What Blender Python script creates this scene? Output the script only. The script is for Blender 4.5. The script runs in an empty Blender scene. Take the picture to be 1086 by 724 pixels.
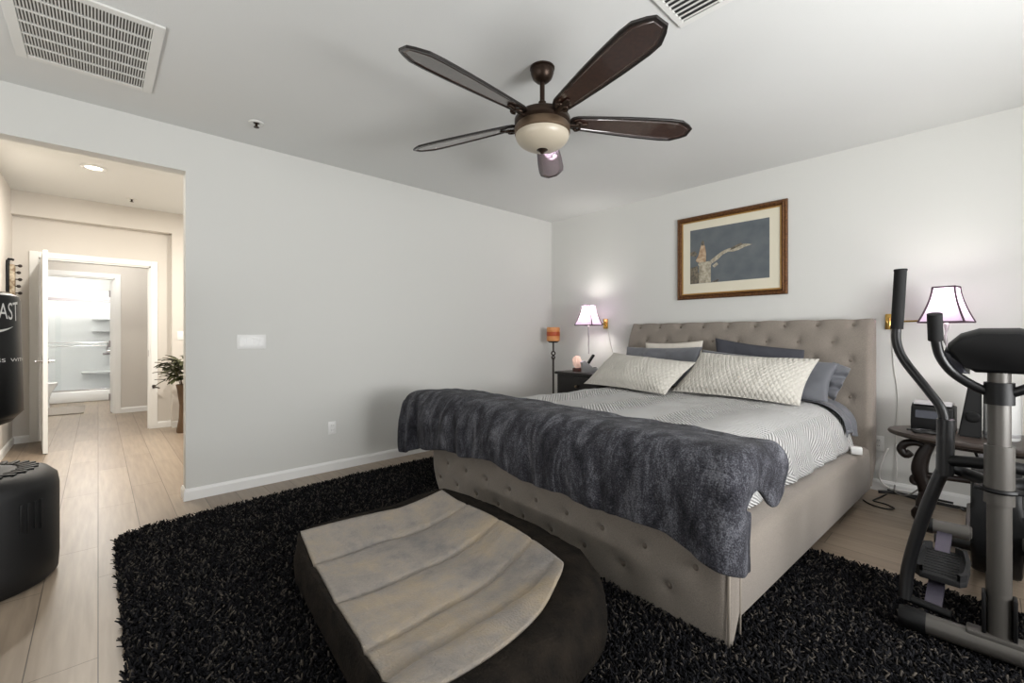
import bpy, bmesh, math, random
import numpy as np
from mathutils import Vector, Matrix, noise

PI = math.pi
scene = bpy.context.scene
COL = scene.collection

# ------------------------------------------------------------------ camera
cam_data = bpy.data.cameras.new('camera')
cam = bpy.data.objects.new('camera', cam_data)
COL.objects.link(cam)
cam.location = (4.02, 0.0, 1.22)
cam.rotation_euler = (math.radians(90), 0, math.atan2(0.7308, 0.6826))
cam_data.sensor_width = 36.0
cam_data.lens = 470.0 / 1086.0 * 36.0
cam_data.shift_y = -7.0 / 1086.0
cam_data.clip_start = 0.02
scene.camera = cam

# ------------------------------------------------------------------ light
scene.view_settings.view_transform = 'Standard'
scene.view_settings.look = 'None'
scene.view_settings.exposure = 0.28
scene.view_settings.gamma = 1.0
scene.view_settings.use_curve_mapping = False

world = bpy.data.worlds.new('world')
world.use_nodes = True
scene.world = world
wb = world.node_tree.nodes['Background']
wb.inputs[0].default_value = (0.92, 0.96, 1.0, 1)
wb.inputs[1].default_value = 0.6

WARM = (1.0, 0.94, 0.85)
SOFT = (1.0, 0.96, 0.91)
DAY = (0.98, 0.985, 1.0)


def area(name, loc, rot, sx, sy, power, col, spread=PI):
    d = bpy.data.lights.new(name, 'AREA')
    d.shape = 'RECTANGLE'
    d.size, d.size_y = sx, sy
    d.energy = power
    d.color = col
    d.spread = spread
    o = bpy.data.objects.new(name, d)
    COL.objects.link(o)
    o.location = loc
    o.rotation_euler = rot
    return o


def point(name, loc, power, col, r=0.05, parent=None):
    d = bpy.data.lights.new(name, 'POINT')
    d.energy = power
    d.color = col
    d.shadow_soft_size = r
    o = bpy.data.objects.new(name, d)
    COL.objects.link(o)
    o.location = loc
    o.parent = parent
    return o


# daylight entering by the two windows behind the camera
area('window_daylight', (2.6, -2.02, 1.45), (math.radians(90), 0, 0), 2.6, 1.5, 1.5, DAY)
area('window_daylight', (5.62, 2.0, 1.45), (math.radians(90), 0, math.radians(90)), 1.9, 1.5, 34, DAY, math.radians(140))
# added up-tilted fill lights outside both windows that brighten the ceiling
area('ceiling_fill', (5.92, 1.7, 1.15), (math.radians(132), 0, math.radians(90)), 1.9, 0.7, 88, (1.0, 0.995, 0.985))
area('ceiling_fill', (2.6, -2.36, 1.1), (math.radians(148), 0, 0), 2.6, 0.7, 52, (1.0, 0.995, 0.985))
# unseen fill light added at the hall's right to lift its ceiling and end wall
area('hall_fill', (-1.7, 2.05, 1.5), (math.radians(90), 0, PI), 2.2, 1.8, 6, SOFT)
# bathroom and passage ceiling lamps
point('bathroom_lamp_light', (-6.3, -0.1, 2.25), 46, (1.0, 0.97, 0.93), 0.15)
point('shower_fill_light', (-7.7, -0.5, 2.3), 8, (1.0, 0.98, 0.95), 0.12)  # fill light added inside the shower to brighten it behind the glass
point('passage_lamp_light', (-4.3, 0.1, 2.4), 22, SOFT, 0.12)

# ------------------------------------------------------------------ materials
def s2l(c):
    return tuple((x / 255 / 12.92) if x / 255 <= 0.04045 else ((x / 255 + 0.055) / 1.055) ** 2.4 for x in c) + (1,)


class NT:
    def __init__(self, m):
        self.m = m
        self.nt = m.node_tree
        self.b = self.nt.nodes['Principled BSDF']

    def n(self, t, **kw):
        nd = self.nt.nodes.new(t)
        for k, v in kw.items():
            setattr(nd, k, v)
        return nd

    def l(self, a, b):
        self.nt.links.new(a, b)


def mat(name, col, rough=0.6, metal=0.0, spec=0.5, sheen=0.0, bump=None, vary=None, coat=0.0):
    """bump=(scale,strength,distance); vary=(scale,colour2,contrast)"""
    m = bpy.data.materials.new(name)
    m.use_nodes = True
    t = NT(m)
    t.b.inputs['Base Color'].default_value = s2l(col)
    t.b.inputs['Roughness'].default_value = rough
    t.b.inputs['Metallic'].default_value = metal
    t.b.inputs['Specular IOR Level'].default_value = spec
    t.b.inputs['Coat Weight'].default_value = coat
    if sheen:
        t.b.inputs['Sheen Weight'].default_value = sheen
        t.b.inputs['Sheen Roughness'].default_value = 0.5
    if bump or vary:
        tc = t.n('ShaderNodeTexCoord')
    if bump:
        nz = t.n('ShaderNodeTexNoise')
        nz.inputs['Scale'].default_value = bump[0]
        nz.inputs['Detail'].default_value = 3
        t.l(tc.outputs['Object'], nz.inputs['Vector'])
        bp = t.n('ShaderNodeBump')
        bp.inputs['Strength'].default_value = bump[1]
        bp.inputs['Distance'].default_value = bump[2]
        t.l(nz.outputs['Fac'], bp.inputs['Height'])
        t.l(bp.outputs['Normal'], t.b.inputs['Normal'])
    if vary:
        nz = t.n('ShaderNodeTexNoise')
        nz.inputs['Scale'].default_value = vary[0]
        nz.inputs['Detail'].default_value = 5
        t.l(tc.outputs['Object'], nz.inputs['Vector'])
        rp = t.n('ShaderNodeValToRGB')
        k = vary[2] if len(vary) > 2 else 0.15
        rp.color_ramp.elements[0].position = 0.5 - k
        rp.color_ramp.elements[1].position = 0.5 + k
        rp.color_ramp.elements[0].color = s2l(col)
        rp.color_ramp.elements[1].color = s2l(vary[1])
        t.l(nz.outputs['Fac'], rp.inputs['Fac'])
        t.l(rp.outputs['Color'], t.b.inputs['Base Color'])
    return m


def emis(name, col, strength):
    m = mat(name, col, 0.5)
    b = m.node_tree.nodes['Principled BSDF']
    b.inputs['Emission Color'].default_value = s2l(col)
    b.inputs['Emission Strength'].default_value = strength
    return m


M = {}
M['wall'] = mat('wall_paint', (215, 215, 211), 0.75, spec=0.25, bump=(140, 0.12, 0.004))
M['hallwall'] = mat('hall_wall_paint', (212, 207, 200), 0.75, spec=0.25, bump=(140, 0.1, 0.004))
M['ceil'] = mat('ceiling_paint', (220, 221, 219), 0.85, spec=0.2, bump=(120, 0.12, 0.004))
M['trim'] = mat('trim_white', (236, 236, 234), 0.4)
M['white'] = mat('white_plastic', (236, 236, 234), 0.35)
M['whitemetal'] = mat('white_enamel', (226, 226, 222), 0.45)
M['dark'] = mat('dark_void', (30, 30, 30), 0.9)
M['black'] = mat('black_plastic', (8, 8, 9), 0.5, spec=0.3)
M['blacksoft'] = mat('black_rubber', (18, 18, 19), 0.75, bump=(300, 0.2, 0.002))
M['vinyl'] = mat('black_vinyl', (11, 11, 11), 0.42, bump=(220, 0.2, 0.002))
M['bagbase'] = mat('black_moulded_plastic', (14, 14, 15), 0.55, bump=(250, 0.3, 0.002))
M['darkwood'] = mat('espresso_wood', (22, 17, 15), 0.35)
M['linen'] = mat('taupe_linen', (148, 139, 129), 0.9, spec=0.2, sheen=0.25, bump=(450, 0.35, 0.003), vary=(260, (124, 116, 108), 0.2))
M['linenlight'] = mat('taupe_piping', (170, 160, 148), 0.9, spec=0.2)
M['button'] = mat('taupe_button', (120, 111, 102), 0.85, spec=0.2)
M['slate'] = mat('slate_satin', (100, 102, 108), 0.38, spec=0.5, sheen=0.2)
M['charcoal'] = mat('charcoal_cotton', (70, 71, 78), 0.8, spec=0.3)
M['ivory'] = mat('ivory_cotton', (222, 216, 206), 0.85, spec=0.2)
M['beige'] = mat('beige_cotton', (190, 172, 148), 0.9, spec=0.2, bump=(60, 0.2, 0.01))
M['bronze'] = mat('oil_rubbed_bronze', (58, 46, 38), 0.38, metal=0.75)
M['bronzelight'] = mat('brushed_bronze', (112, 94, 76), 0.42, metal=0.7)
M['bladerim'] = mat('dark_walnut_rim', (22, 15, 13), 0.3, coat=0.15)
M['bladepanel'] = mat('dark_walnut_panel', (62, 40, 32), 0.34, vary=(60, (44, 28, 23), 0.2), bump=(160, 0.15, 0.002), coat=1.0)
M['globe'] = mat('frosted_cream_glass', (186, 176, 158), 0.35, spec=0.5)
M['brass'] = mat('polished_brass', (206, 168, 96), 0.25, metal=1.0)
M['greystem'] = mat('grey_metal', (156, 150, 152), 0.45, metal=0.3)
M['tube'] = mat('grey_painted_tube', (82, 79, 75), 0.42, metal=0.3)
M['tubedark'] = mat('charcoal_painted_tube', (12, 12, 14), 0.38)
M['violet'] = mat('grey_steel_plate', (84, 80, 92), 0.35, metal=0.6)
M['foam'] = mat('black_foam_grip', (8, 8, 9), 0.85, bump=(200, 0.2, 0.002))
M['sidetable'] = mat('dark_mahogany', (30, 22, 19), 0.35)
M['tabletop'] = mat('worn_mahogany_top', (72, 62, 56), 0.35, vary=(20, (52, 44, 40), 0.2))
M['chrome'] = mat('chrome', (210, 210, 212), 0.15, metal=1.0)
M['ceramic'] = mat('white_ceramic', (242, 243, 243), 0.12)
M['acrylic'] = mat('white_surround', (240, 241, 242), 0.2)
M['leaf'] = mat('olive_leaf', (52, 62, 36), 0.5, vary=(30, (84, 82, 52), 0.2))
M['vase'] = mat('brown_vase', (92, 70, 48), 0.45)
M['bathmat'] = mat('grey_bathmat', (150, 142, 134), 0.95, bump=(200, 0.6, 0.01))
M['paperblack'] = M['black']
M['saltrock'] = emis('pink_salt', (246, 206, 190), 0.25)
M['saltbase'] = mat('dark_red_wood', (72, 32, 22), 0.5)
M['phonegrey'] = mat('light_grey_plastic', (176, 174, 176), 0.4)
M['candle'] = mat('orange_wax', (206, 128, 66), 0.5, vary=(14, (224, 162, 104), 0.2))
M['candleband'] = mat('rust_wax_band', (176, 76, 34), 0.5)
M['iron'] = mat('wrought_iron', (62, 54, 50), 0.5, metal=0.5)
M['cordwhite'] = mat('white_cord', (226, 224, 220), 0.5)
M['cordblack'] = mat('black_cord', (20, 20, 20), 0.5)
M['cordgrey'] = mat('grey_cord', (120, 118, 114), 0.5)
M['letter'] = mat('white_print', (216, 214, 210), 0.6)
M['lamp_glow'] = emis('lamp_disc', (255, 246, 230), 9.0)
M['petdark'] = mat('dark_brown_canvas', (40, 35, 30), 0.95, spec=0.08, bump=(90, 0.8, 0.008), vary=(14, (24, 22, 20), 0.2))
M['shade'] = None


def shade_mat():
    m = bpy.data.materials.new('lilac_lampshade')
    m.use_nodes = True
    nt = m.node_tree
    b = nt.nodes['Principled BSDF']
    b.inputs['Base Color'].default_value = s2l((206, 190, 210))
    b.inputs['Roughness'].default_value = 0.9
    tr = nt.nodes.new('ShaderNodeBsdfTranslucent')
    tr.inputs['Color'].default_value = s2l((214, 192, 216))
    mx = nt.nodes.new('ShaderNodeMixShader')
    mx.inputs[0].default_value = 0.30
    nt.links.new(b.outputs[0], mx.inputs[1])
    nt.links.new(tr.outputs[0], mx.inputs[2])
    nt.links.new(mx.outputs[0], nt.nodes['Material Output'].inputs['Surface'])
    return m


M['shade'] = shade_mat()
M['shadetrim'] = mat('dark_plum_trim', (74, 56, 66), 0.8)


def floor_mat():
    m = mat('wood_look_plank_tile', (190, 172, 150), 0.36)
    t = NT(m)
    tc = t.n('ShaderNodeTexCoord')
    mp = t.n('ShaderNodeMapping')
    mp.inputs['Location'].default_value = (0.23, 0.195, 0)
    t.l(tc.outputs['Object'], mp.inputs['Vector'])
    br = t.n('ShaderNodeTexBrick')
    br.offset = 0.37
    br.inputs['Scale'].default_value = 1.0
    br.inputs['Mortar Size'].default_value = 0.0018
    br.inputs['Mortar Smooth'].default_value = 0.1
    br.inputs['Brick Width'].default_value = 1.2
    br.inputs['Row Height'].default_value = 0.195
    br.inputs['Color1'].default_value = s2l((156, 141, 124))
    br.inputs['Color2'].default_value = s2l((142, 127, 111))
    br.inputs['Mortar'].default_value = s2l((84, 75, 66))
    t.l(mp.outputs[0], br.inputs['Vector'])
    mp2 = t.n('ShaderNodeMapping')
    mp2.inputs['Scale'].default_value = (1.6, 22, 1)
    t.l(tc.outputs['Object'], mp2.inputs['Vector'])
    nz = t.n('ShaderNodeTexNoise')
    nz.inputs['Scale'].default_value = 1.6
    nz.inputs['Detail'].default_value = 6
    t.l(mp2.outputs[0], nz.inputs['Vector'])
    rp = t.n('ShaderNodeValToRGB')
    rp.color_ramp.elements[0].position = 0.3
    rp.color_ramp.elements[0].color = (0.80, 0.79, 0.78, 1)
    rp.color_ramp.elements[1].position = 0.7
    rp.color_ramp.elements[1].color = (1.06, 1.05, 1.04, 1)
    t.l(nz.outputs['Fac'], rp.inputs['Fac'])
    mx = t.n('ShaderNodeMix', data_type='RGBA', blend_type='MULTIPLY')
    mx.inputs[0].default_value = 1.0
    t.l(br.outputs['Color'], mx.inputs[6])
    t.l(rp.outputs['Color'], mx.inputs[7])
    t.l(mx.outputs[2], t.b.inputs['Base Color'])
    bp = t.n('ShaderNodeBump')
    bp.inputs['Strength'].default_value = 0.5
    bp.inputs['Distance'].default_value = 0.002
    bp.invert = True
    t.l(br.outputs['Fac'], bp.inputs['Height'])
    t.l(bp.outputs['Normal'], t.b.inputs['Normal'])
    return m


M['floor'] = floor_mat()


def quilt_mat(name, col, kind, su, sv, strength=0.6, dist=0.01):
    """stitched quilting from the UV map: 'diamond' or 'chevron'"""
    m = mat(name, col, 0.88, spec=0.2, sheen=0.15)
    t = NT(m)
    uv = t.n('ShaderNodeUVMap')
    sp = t.n('ShaderNodeSeparateXYZ')
    t.l(uv.outputs[0], sp.inputs[0])

    def math_(op, a, b=None):
        nd = t.n('ShaderNodeMath', operation=op)
        for i, v in enumerate((a, b)):
            if v is None:
                continue
            if isinstance(v, (int, float)):
                nd.inputs[i].default_value = v
            else:
                t.l(v, nd.inputs[i])
        return nd.outputs[0]
    u = math_('MULTIPLY', sp.outputs[0], su)
    v = math_('MULTIPLY', sp.outputs[1], sv)
    if kind == 'diamond':
        a = math_('ABSOLUTE', math_('SINE', math_('ADD', u, v)))
        b = math_('ABSOLUTE', math_('SINE', math_('SUBTRACT', u, v)))
        h = math_('MULTIPLY', math_('POWER', a, 0.5), math_('POWER', b, 0.5))
    else:
        zig = math_('PINGPONG', sp.outputs[0], 0.26)
        w = math_('MULTIPLY', math_('ADD', sp.outputs[1], math_('MULTIPLY', zig, 1.1)), sv)
        h = math_('POWER', math_('ABSOLUTE', math_('SINE', w)), 0.6)
    nz = t.n('ShaderNodeTexNoise')
    nz.inputs['Scale'].default_value = 5
    nz.inputs['Detail'].default_value = 4
    tc = t.n('ShaderNodeTexCoord')
    t.l(tc.outputs['Object'], nz.inputs['Vector'])
    h2 = math_('ADD', h, math_('MULTIPLY', nz.outputs['Fac'], 0.7))
    bp = t.n('ShaderNodeBump')
    bp.inputs['Strength'].default_value = strength
    bp.inputs['Distance'].default_value = dist
    t.l(h2, bp.inputs['Height'])
    t.l(bp.outputs['Normal'], t.b.inputs['Normal'])
    return m


M['sham'] = quilt_mat('ivory_diamond_quilting', (208, 204, 195), 'diamond', 40, 26, 0.6, 0.009)
M['coverlet'] = quilt_mat('white_chevron_quilting', (216, 215, 213), 'chevron', 1, 110, 1.0, 0.018)


def throw_mat():
    m = mat('slate_fleece', (60, 60, 66), 0.95, spec=0.08, sheen=0.08)
    t = NT(m)
    tc = t.n('ShaderNodeTexCoord')
    mp = t.n('ShaderNodeMapping')
    mp.inputs['Scale'].default_value = (1.5, 1.0, 0.55)
    t.l(tc.outputs['Object'], mp.inputs['Vector'])
    big = t.n('ShaderNodeTexNoise')
    big.inputs['Scale'].default_value = 7
    big.inputs['Detail'].default_value = 8
    big.inputs['Roughness'].default_value = 0.72
    big.inputs['Distortion'].default_value = 0.6
    t.l(mp.outputs[0], big.inputs['Vector'])
    fine = t.n('ShaderNodeTexNoise')
    fine.inputs['Scale'].default_value = 170
    fine.inputs['Detail'].default_value = 3
    t.l(tc.outputs['Object'], fine.inputs['Vector'])
    add = t.n('ShaderNodeMath', operation='MULTIPLY_ADD')
    t.l(fine.outputs['Fac'], add.inputs[0])
    add.inputs[1].default_value = 0.55
    t.l(big.outputs['Fac'], add.inputs[2])
    rp = t.n('ShaderNodeValToRGB')
    e = rp.color_ramp.elements
    e[0].position, e[0].color = 0.62, s2l((30, 30, 34))
    e[1].position, e[1].color = 0.98, s2l((112, 113, 119))
    k = e.new(0.78)
    k.color = s2l((58, 58, 64))
    t.l(add.outputs[0], rp.inputs['Fac'])
    t.l(rp.outputs['Color'], t.b.inputs['Base Color'])
    bp = t.n('ShaderNodeBump')
    bp.inputs['Strength'].default_value = 0.8
    bp.inputs['Distance'].default_value = 0.008
    t.l(add.outputs[0], bp.inputs['Height'])
    t.l(bp.outputs['Normal'], t.b.inputs['Normal'])
    return m


M['fleece'] = throw_mat()


def fleece_pet():
    m = mat('mottled_taupe_plush', (176, 166, 150), 0.95, spec=0.1, sheen=0.1, bump=(120, 0.9, 0.006))
    t = NT(m)
    tc = t.n('ShaderNodeTexCoord')
    nz = t.n('ShaderNodeTexNoise')
    nz.inputs['Scale'].default_value = 3.4
    nz.inputs['Detail'].default_value = 12
    nz.inputs['Roughness'].default_value = 0.68
    t.l(tc.outputs['Object'], nz.inputs['Vector'])
    rp = t.n('ShaderNodeValToRGB')
    e = rp.color_ramp.elements
    e[0].position, e[0].color = 0.28, s2l((104, 103, 105))  # plush mottled at random from grey to warm beige
    e[1].position, e[1].color = 0.70, s2l((166, 150, 126))
    k = e.new(0.48)
    k.color = s2l((142, 135, 127))
    t.l(nz.outputs['Fac'], rp.inputs['Fac'])
    t.l(rp.outputs['Color'], t.b.inputs['Base Color'])
    return m


M['petfleece'] = fleece_pet()


def shag_mat():
    m = mat('charcoal_shag_yarn', (30, 30, 32), 0.95, spec=0.08)
    t = NT(m)
    at = t.n('ShaderNodeAttribute', attribute_name='tone')
    rp = t.n('ShaderNodeValToRGB')
    e = rp.color_ramp.elements
    e[0].position, e[0].color = 0.0, s2l((14, 14, 16))
    e[1].position, e[1].color = 1.0, s2l((88, 82, 75))
    k = e.new(0.6)
    k.color = s2l((36, 36, 39))
    t.l(at.outputs['Fac'], rp.inputs['Fac'])
    t.l(rp.outputs['Color'], t.b.inputs['Base Color'])
    return m


M['shag'] = shag_mat()
M['rugbase'] = mat('rug_backing', (24, 24, 25), 0.95)


def sky_print():
    m = mat('printed_grey_sky', (84, 92, 98), 0.6, vary=(7, (106, 111, 114), 0.25))
    return m


M['psky'] = sky_print()
M['pmat'] = mat('cream_mat_board', (222, 216, 196), 0.8)
M['pgold'] = mat('antique_gold_frame', (124, 84, 44), 0.4, metal=0.35, bump=(90, 0.8, 0.01), vary=(60, (74, 42, 22), 0.2))
M['pgoldin'] = mat('gold_fillet', (176, 136, 78), 0.35, metal=0.5)
M['pstone'] = mat('printed_stone', (196, 188, 168), 0.7, vary=(40, (130, 122, 106), 0.2))
M['pdark'] = mat('printed_dark_rock', (74, 70, 64), 0.7, vary=(50, (132, 122, 104), 0.2))
M['pcream'] = mat('printed_cream', (206, 186, 158), 0.7, vary=(40, (160, 128, 98), 0.2))
M['pglass'] = mat('picture_glass', (255, 255, 255), 0.05)

# ------------------------------------------------------------------ mesh helpers
def obj(name, bm, m, parent=None, smooth=False, auto=None):
    me = bpy.data.meshes.new(name)
    bmesh.ops.recalc_face_normals(bm, faces=bm.faces[:])
    bm.to_mesh(me)
    bm.free()
    mats = m if isinstance(m, (list, tuple)) else [m]
    for x in mats:
        me.materials.append(x)
    if smooth:
        me.polygons.foreach_set('use_smooth', [True] * len(me.polygons))
        if auto is not None:
            me.set_sharp_from_angle(angle=math.radians(auto))
    o = bpy.data.objects.new(name, me)
    COL.objects.link(o)
    if parent:
        o.parent = parent
    return o


def thing(name, label, cat, loc=(0, 0, 0), rotz=0.0, group=None):
    o = bpy.data.objects.new(name, None)
    COL.objects.link(o)
    o.empty_display_size = 0.1
    o.location = loc
    o.rotation_euler = (0, 0, rotz)
    o['label'] = label
    o['category'] = cat
    if group:
        o['group'] = group
    return o


def tag(o, label, cat, group=None, kind=None):
    o['label'] = label
    o['category'] = cat
    if group:
        o['group'] = group
    if kind:
        o['kind'] = kind
    return o


def struct(name, bm, m, parent=None, smooth=False, auto=None):
    o = obj(name, bm, m, parent, smooth, auto)
    if not parent:
        o['kind'] = 'structure'
    return o


def BM():
    return bmesh.new()


def box(bm, a, b, bev=0.0, seg=2, mi=0, rot=None):
    a, b = Vector(a), Vector(b)
    c = (a + b) / 2
    r = bmesh.ops.create_cube(bm, size=1.0)
    vs = r['verts']
    for v in vs:
        v.co = Vector((v.co.x * (b.x - a.x), v.co.y * (b.y - a.y), v.co.z * (b.z - a.z)))
    fs = list({f for v in vs for f in v.link_faces})
    if bev > 0:
        es = list({e for v in vs for e in v.link_edges})
        rr = bmesh.ops.bevel(bm, geom=es, offset=bev, segments=seg, profile=0.5, affect='EDGES')
        fs = list(set(rr['faces']) | {f for f in fs if f.is_valid})
        vs = list({v for f in fs for v in f.verts})
        # include all connected verts of the box
        st, seen = list(vs), set(vs)
        while st:
            v = st.pop()
            for e in v.link_edges:
                w = e.other_vert(v)
                if w not in seen:
                    seen.add(w)
                    st.append(w)
        vs = list(seen)
        fs = list({f for v in vs for f in v.link_faces})
    for v in vs:
        if rot is not None:
            v.co = rot @ v.co
        v.co += c
    for f in fs:
        f.material_index = mi
    return vs


def lathe(bm, prof, seg=32, c=(0, 0, 0), axis='z', mi=0, rot=None):
    """prof: list of (r, h). closed caps when r==0"""
    c = Vector(c)
    rings = []
    for r, h in prof:
        if r < 1e-6:
            rings.append([bm.verts.new((0, 0, h))])
        else:
            rings.append([bm.verts.new((r * math.cos(2 * PI * i / seg), r * math.sin(2 * PI * i / seg), h)) for i in range(seg)])
    fs = []
    for A, B in zip(rings, rings[1:]):
        if len(A) == 1 and len(B) == 1:
            continue
        for i in range(seg):
            j = (i + 1) % seg
            if len(A) == 1:
                fs.append(bm.faces.new((A[0], B[j], B[i])))
            elif len(B) == 1:
                fs.append(bm.faces.new((A[i], A[j], B[0])))
            else:
                fs.append(bm.faces.new((A[i], A[j], B[j], B[i])))
    if len(rings[0]) > 1:
        fs.append(bm.faces.new(rings[0][::-1]))
    if len(rings[-1]) > 1:
        fs.append(bm.faces.new(rings[-1]))
    for f in fs:
        f.material_index = mi
    R = Matrix.Identity(3)
    if axis == 'x':
        R = Matrix.Rotation(PI / 2, 3, 'Y')
    elif axis == 'y':
        R = Matrix.Rotation(-PI / 2, 3, 'X')
    if rot is not None:
        R = rot @ R
    for ring in rings:
        for v in ring:
            v.co = R @ v.co + c
    return fs


def smooth_path(pts, n=6):
    """Catmull-Rom through points"""
    P = [Vector(p) for p in pts]
    if len(P) < 3:
        return P
    out = []
    for i in range(len(P) - 1):
        p0 = P[max(i - 1, 0)]
        p1, p2 = P[i], P[i + 1]
        p3 = P[min(i + 2, len(P) - 1)]
        for k in range(n):
            t = k / n
            out.append(0.5 * ((2 * p1) + (p2 - p0) * t + (2 * p0 - 5 * p1 + 4 * p2 - p3) * t * t + (3 * p1 - p0 - 3 * p2 + p3) * t ** 3))
    out.append(P[-1])
    return out


def tube(bm, pts, r, seg=10, smooth=0, mi=0, flat=1.0):
    """sweep a circle along pts; r is a number or a list"""
    P = smooth_path(pts, smooth) if smooth else [Vector(p) for p in pts]
    n = len(P)
    if isinstance(r, (list, tuple)):
        rs = [r[min(len(r) - 1, int(i * (len(r) - 1) / (n - 1)))] + (r[min(len(r) - 1, int(i * (len(r) - 1) / (n - 1)) + 1)] - r[min(len(r) - 1, int(i * (len(r) - 1) / (n - 1)))]) * ((i * (len(r) - 1) / (n - 1)) % 1) for i in range(n)]
    else:
        rs = [r] * n
    rings = []
    up = None
    for i in range(n):
        t = (P[min(i + 1, n - 1)] - P[max(i - 1, 0)]).normalized()
        if up is None:
            up = Vector((0, 0, 1)) if abs(t.z) < 0.9 else Vector((0, 1, 0))
        s = t.cross(up).normalized()
        up = s.cross(t).normalized()
        rings.append([bm.verts.new(P[i] + rs[i] * (math.cos(2 * PI * k / seg) * s + flat * math.sin(2 * PI * k / seg) * up)) for k in range(seg)])
    fs = []
    for A, B in zip(rings, rings[1:]):
        for k in range(seg):
            j = (k + 1) % seg
            fs.append(bm.faces.new((A[k], A[j], B[j], B[k])))
    fs.append(bm.faces.new(rings[0][::-1]))
    fs.append(bm.faces.new(rings[-1]))
    for f in fs:
        f.material_index = mi
    return fs


def prism(bm, outline, h0, h1, plane='xy', mi=0, bev=0.0):
    """extrude a 2D outline. plane xy -> along z, xz -> along y, yz -> along x"""
    def P(a, b, h):
        return {'xy': (a, b, h), 'xz': (a, h, b), 'yz': (h, a, b)}[plane]
    A = [bm.verts.new(P(a, b, h0)) for a, b in outline]
    B = [bm.verts.new(P(a, b, h1)) for a, b in outline]
    fs = [bm.faces.new(A[::-1]), bm.faces.new(B)]
    n = len(A)
    for i in range(n):
        j = (i + 1) % n
        fs.append(bm.faces.new((A[i], A[j], B[j], B[i])))
    for f in fs:
        f.material_index = mi
    if bev:
        es = list({e for f in fs[:2] for e in f.edges})
        bmesh.ops.bevel(bm, geom=es, offset=bev, segments=2, profile=0.5, affect='EDGES')
    return fs


def grid(bm, fn, nu, nv, mi=0, uv=None):
    V = [[bm.verts.new(fn(i / nu, j / nv)) for j in range(nv + 1)] for i in range(nu + 1)]
    fs = []
    lay = bm.loops.layers.uv.verify() if uv else None
    for i in range(nu):
        for j in range(nv):
            f = bm.faces.new((V[i][j], V[i + 1][j], V[i + 1][j + 1], V[i][j + 1]))
            f.material_index = mi
            fs.append(f)
            if uv:
                for lp, (a, b) in zip(f.loops, ((i, j), (i + 1, j), (i + 1, j + 1), (i, j + 1))):
                    lp[lay].uv = uv(a / nu, b / nv)
    return V, fs


def fb(x, y, z, s=1.0):
    return noise.fractal(Vector((x * s, y * s, z * s)), 1.0, 2.0, 4)


def place_tree(o, parent=None):
    c = o.copy()
    COL.objects.link(c)
    c.parent = parent
    for ch in [x for x in bpy.data.objects if x.parent == o]:
        place_tree(ch, c)
    return c


# ------------------------------------------------------------------ the room shell
XR, YB, YF, H = 5.5, 4.49, -1.9, 2.74
HZ = 2.82           # hall ceiling
bm = BM()
box(bm, (-8.3, -2.2, -0.08), (5.7, 4.7, 0.0))
struct('floor', bm, M['floor'])
bm = BM()
box(bm, (0.0, YF, H), (XR, YB, H + 0.1))
struct('ceiling', bm, M['ceil'])

# left wall: solid part, header over the opening, and the stretch before it
bm = BM()
box(bm, (-0.12, 0.471, 0), (0, YB, H))
box(bm, (-0.12, -0.72, 2.425), (0, 0.471, H))
box(bm, (-0.12, YF, 0), (0, -0.72, H))
struct('wall_left', bm, M['wall'])
bm = BM()
box(bm, (-0.12, YB, 0), (XR, YB + 0.12, H + 0.1))
struct('wall_back', bm, M['wall'])


def wall_open(name, axis, pos, th, lo, hi, z1, op, m):
    """wall with one rectangular opening op=(a0,a1,z0,z1)"""
    bm = BM()
    a0, a1, q0, q1 = op

    def bx(p0, p1, z0, zz):
        if p1 - p0 < 1e-4 or zz - z0 < 1e-4:
            return
        if axis == 'x':
            box(bm, (pos, p0, z0), (pos + th, p1, zz))
        else:
            box(bm, (p0, pos, z0), (p1, pos + th, zz))
    bx(lo, a0, 0, z1)
    bx(a1, hi, 0, z1)
    bx(a0, a1, 0, q0)
    bx(a0, a1, q1, z1)
    return struct(name, bm, m)


wall_open('wall_front', 'y', YF - 0.12, 0.12, -0.12, XR + 0.12, H + 0.1, (1.3, 3.9, 0.7, 2.2), M['wall'])
wall_open('wall_right', 'x', XR, 0.12, YF, YB + 0.12, H + 0.1, (0.85, 2.95, 0.7, 2.2), M['wall'])


def window(n, axis, pos, a0, a1, z0, z1):
    bm = BM()
    t = 0.05

    def bx(p0, p1, q0, q1):
        if axis == 'y':
            box(bm, (p0, pos - 0.03, q0), (p1, pos + 0.03, q1))
        else:
            box(bm, (pos - 0.03, p0, q0), (pos + 0.03, p1, q1))
    bx(a0, a0 + t, z0, z1)
    bx(a1 - t, a1, z0, z1)
    bx(a0 + t, a1 - t, z0, z0 + t)
    bx(a0 + t, a1 - t, z1 - t, z1)
    c = (a0 + a1) / 2
    bx(c - t / 2, c + t / 2, z0 + t, z1 - t)
    struct('window_%d' % n, bm, M['trim'])


window(1, 'y', YF - 0.06, 1.3, 3.9, 0.7, 2.2)
window(2, 'x', XR + 0.06, 0.85, 2.95, 0.7, 2.2)

# baseboards: a plain board with an eased top
def board(name, x0, y0, x1, y1, side, m=None, hh=0.085, th=0.014):
    """side: normal direction (nx,ny) of the room side"""
    bm = BM()
    nx, ny = side
    prof = [(0, 0), (th, 0), (th, hh - 0.02), (th * 0.45, hh), (0, hh)]
    A = [bm.verts.new((x0 + nx * d, y0 + ny * d, z)) for d, z in prof]
    B = [bm.verts.new((x1 + nx * d, y1 + ny * d, z)) for d, z in prof]
    bm.faces.new(A[::-1])
    bm.faces.new(B)
    for i in range(5):
        j = (i + 1) % 5
        bm.faces.new((A[i], A[j], B[j], B[i]))
    return struct(name, bm, M['trim'])


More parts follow.
